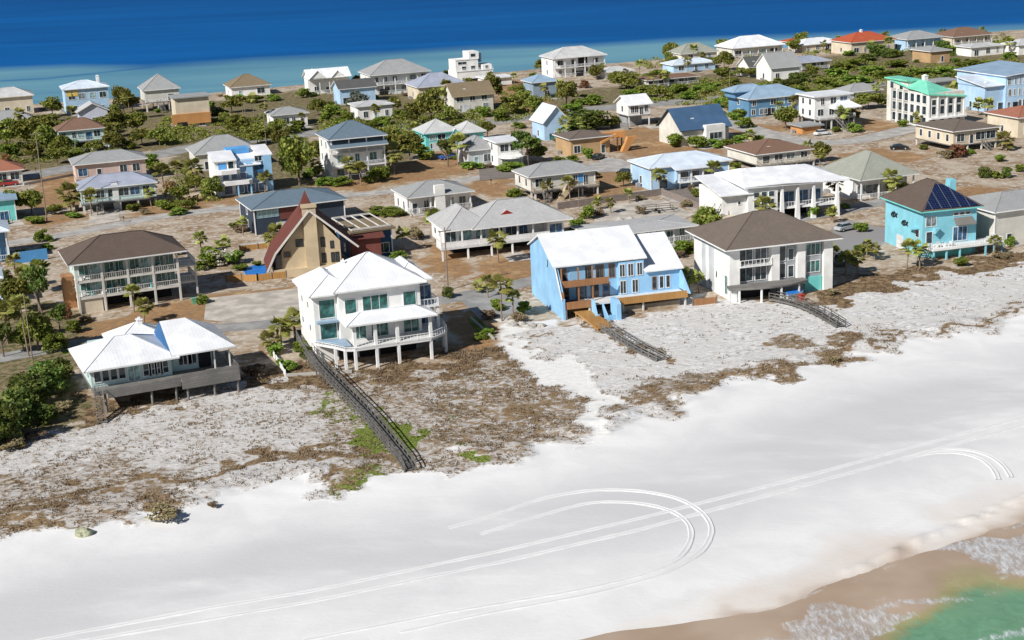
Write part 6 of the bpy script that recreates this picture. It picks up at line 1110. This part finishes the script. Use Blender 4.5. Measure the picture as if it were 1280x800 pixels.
# open trailer in the walled yard
p=G(822,266,.08); e=tag(empty('utility_trailer',Vector(p),R(10)),'black open frame trailer on the pale yard inside the block wall','trailer')
m=MB(); [m.bar((a,-1,.6),(a,1,.6),.08) for a in(-3,-1,1,3)]; m.bar((-3,-1,.6),(3,-1,.6),.12); m.bar((-3,1,.6),(3,1,.6),.12); m.build('frame','dark',e)
m=MB(); [m.bar((a,s_,.6),(a,s_,1.5),.08) for a in(-3,0,3) for s_ in(-1,1)]; m.bar((-3,-1,1.5),(3,-1,1.5),.08); m.bar((-3,1,1.5),(3,1,1.5),.08); m.build('railing','dark',e)
for s_ in(-1.15,1.15): MB().tube([(0,s_-.1,.33),(0,s_+.1,.33)],.33,12).build('wheel','rubber',e)
m=MB(); m.bar((3,-1,.6),(4.4,0,.55),.1); m.bar((3,1,.6),(4.4,0,.55),.1); m.build('drawbar','dark',e)
# boat under blue cover
p=G(992,371,.1); e=tag(empty('small_boat',Vector(p),R(35)),'small boat under a bright blue cover beside the white house with taupe roof','boat')
MB().add([(-2,-.8,.6),(1.2,-.8,.6),(2.4,0,.75),(1.2,.8,.6),(-2,.8,.6),(-1.8,-.45,0),(1,-.45,0),(1.9,0,.2),(1,.45,0),(-1.8,.45,0)],[(9,8,7,6,5),(0,1,6,5),(1,2,7,6),(2,3,8,7),(3,4,9,8),(4,0,5,9),(0,4,3,2,1)]).build('hull','trim',e)
MB().add([(-1.9,-.75,.63),(1.2,-.75,.63),(2.1,0,.78),(1.2,.75,.63),(-1.9,.75,.63),(-1.7,0,1.05),(.9,0,1.15)],[(0,1,6,5),(1,2,6),(2,3,6),(3,4,5,6),(4,0,5),(4,3,2,1,0)]).build('cover','bluecover',e)
# rocks
def rock(x,y,wp,label,mat='rock',fl=.6,grp_=None,seed=0):
    p=G(x,y); r=wp/vpx(p)/2; bm=bmesh.new(); bmesh.ops.create_icosphere(bm,subdivisions=3,radius=1); rs=np.random.default_rng(seed+int(x)); ph=rs.uniform(0,6,6)
    for v in bm.verts:
        c=v.co; k=1+.18*math.sin(3*c.x+ph[0])*math.sin(4*c.y+ph[1])+.10*math.sin(8*c.z+ph[2]+5*c.x)+.06*math.sin(13*c.y+9*c.x+ph[3]); v.co=Vector((c.x*k*r,c.y*k*r*.8,max(c.z,-.4)*k*r*fl))
    me=bpy.data.meshes.new('rock'); bm.to_mesh(me); bm.free(); me.materials.append(MAT[mat]); o=bpy.data.objects.new('rock',me); C.objects.link(o); o.location=Vector(p); tag(o,label,'rock',grp_)
rock(105,668,22,'greenish domed rock lying alone on the white beach','limestone',.75)
for i,(x,y,w_) in enumerate(((640,407,14),(652,405,12),(663,409,16),(676,408,12),(632,400,8))): rock(x,y,w_,['pale rock beneath the palm cluster beside the sky blue catslide house','small pale rock right under the palms by the catslide house','largest pale boulder by the blue end wall of the catslide house','pale boulder under the cedar screen of the catslide house','smallest pale stone at the top of the sand path'][i],'concrete',.6)
for i,(x,y,w_) in enumerate(((775,276,11),(788,274,9),(800,277,12),(868,121,8))): rock(x,y,w_,['pale rock of the rockery at the yard trailer, western one','little pale stone in the middle of the yard rockery','biggest pale rock of the yard rockery near the trailer','white boulder by the highway below the flat brown-roofed house'][i],'concrete',.8)
plant('dry',208,650,17,38)[ 'label']='large dry brown bush at the edge of the white beach'
plant('dry',266,634,8,12)['label']='small pale dry clump at the dune edge beside the large dry bush'
plant('dry',1043,452,8,16)['label']='pale grey dry clump alone on the white sand by the dune edge'
# bins, mailboxes
def bin_(x,y,mat,label):
    p=G(x,y); e=tag(empty('wheelie_bin',Vector(p),R(20)),label,'bin'); MB().add([(-.3,-.3,0),(.3,-.3,0),(.3,.3,0),(-.3,.3,0),(-.38,-.38,1),(.38,-.38,1),(.38,.38,1),(-.38,.38,1)],[(0,3,2,1),(4,5,6,7),(0,1,5,4),(1,2,6,5),(2,3,7,6),(3,0,4,7)]).build('body',mat,e); MB().box(-.42,.42,-.42,.42,1.0,1.08).build('lid',mat,e); MB().tube([(-.3,.36,.12),(.3,.36,.12)],.12,8).build('wheel','rubber',e)
bin_(243,380,'w_green','dark green bin under the side balcony of the brown-roofed balcony house'); bin_(1002,376,'redcloth','dark red bin at the corner pier of the white house with taupe roof')
def mailbox(x,y,label):
    p=G(x,y); e=tag(empty('mailbox',Vector(p),R(20)),label,'mailbox'); MB().box(-.06,.06,-.06,.06,-.1,1.05).build('post','wood',e); m=MB(); m.prism([(-.14,1.05),(.14,1.05),(.14,1.22),(.08,1.32),(-.08,1.32),(-.14,1.22)],-.28,.28,'v'); m.build('box','dark',e)
for x,y,l in((614,231,'dark mailbox at the kerb between the white-chimney house and the deck house'),(424,252,'dark mailbox beside the road behind the maroon A-frame house'),(155,278,'dark mailbox at the drive of the lilac-roofed house'),(45,216,'dark mailbox by the highway near the orange-roofed house'),(785,219,'mailbox at the corner beside the long pale blue house')): mailbox(x,y,l)
# sand driveways in front of houses (ground sheets)
rr=random.Random(12)
for H in HOUSES:
    if H.s<3.6 or H.p[1]<255 or H.s>7.3: continue
    if rr.random()<.6:
        u=rr.uniform(.1,.6)*H.ext[1]; w_=rr.uniform(3,5); z=.045+rr.random()*.012; q=[H.W(u,-.3,z),H.W(u+w_,-.3,z),H.W(u+w_+.8,-7,z),H.W(u-.6,-7,z)]
        tag(MB().add(q,[(0,1,2,3)]).build('driveway',rr.choice(['driveway','paleasphalt','concrete'])),kind='structure')
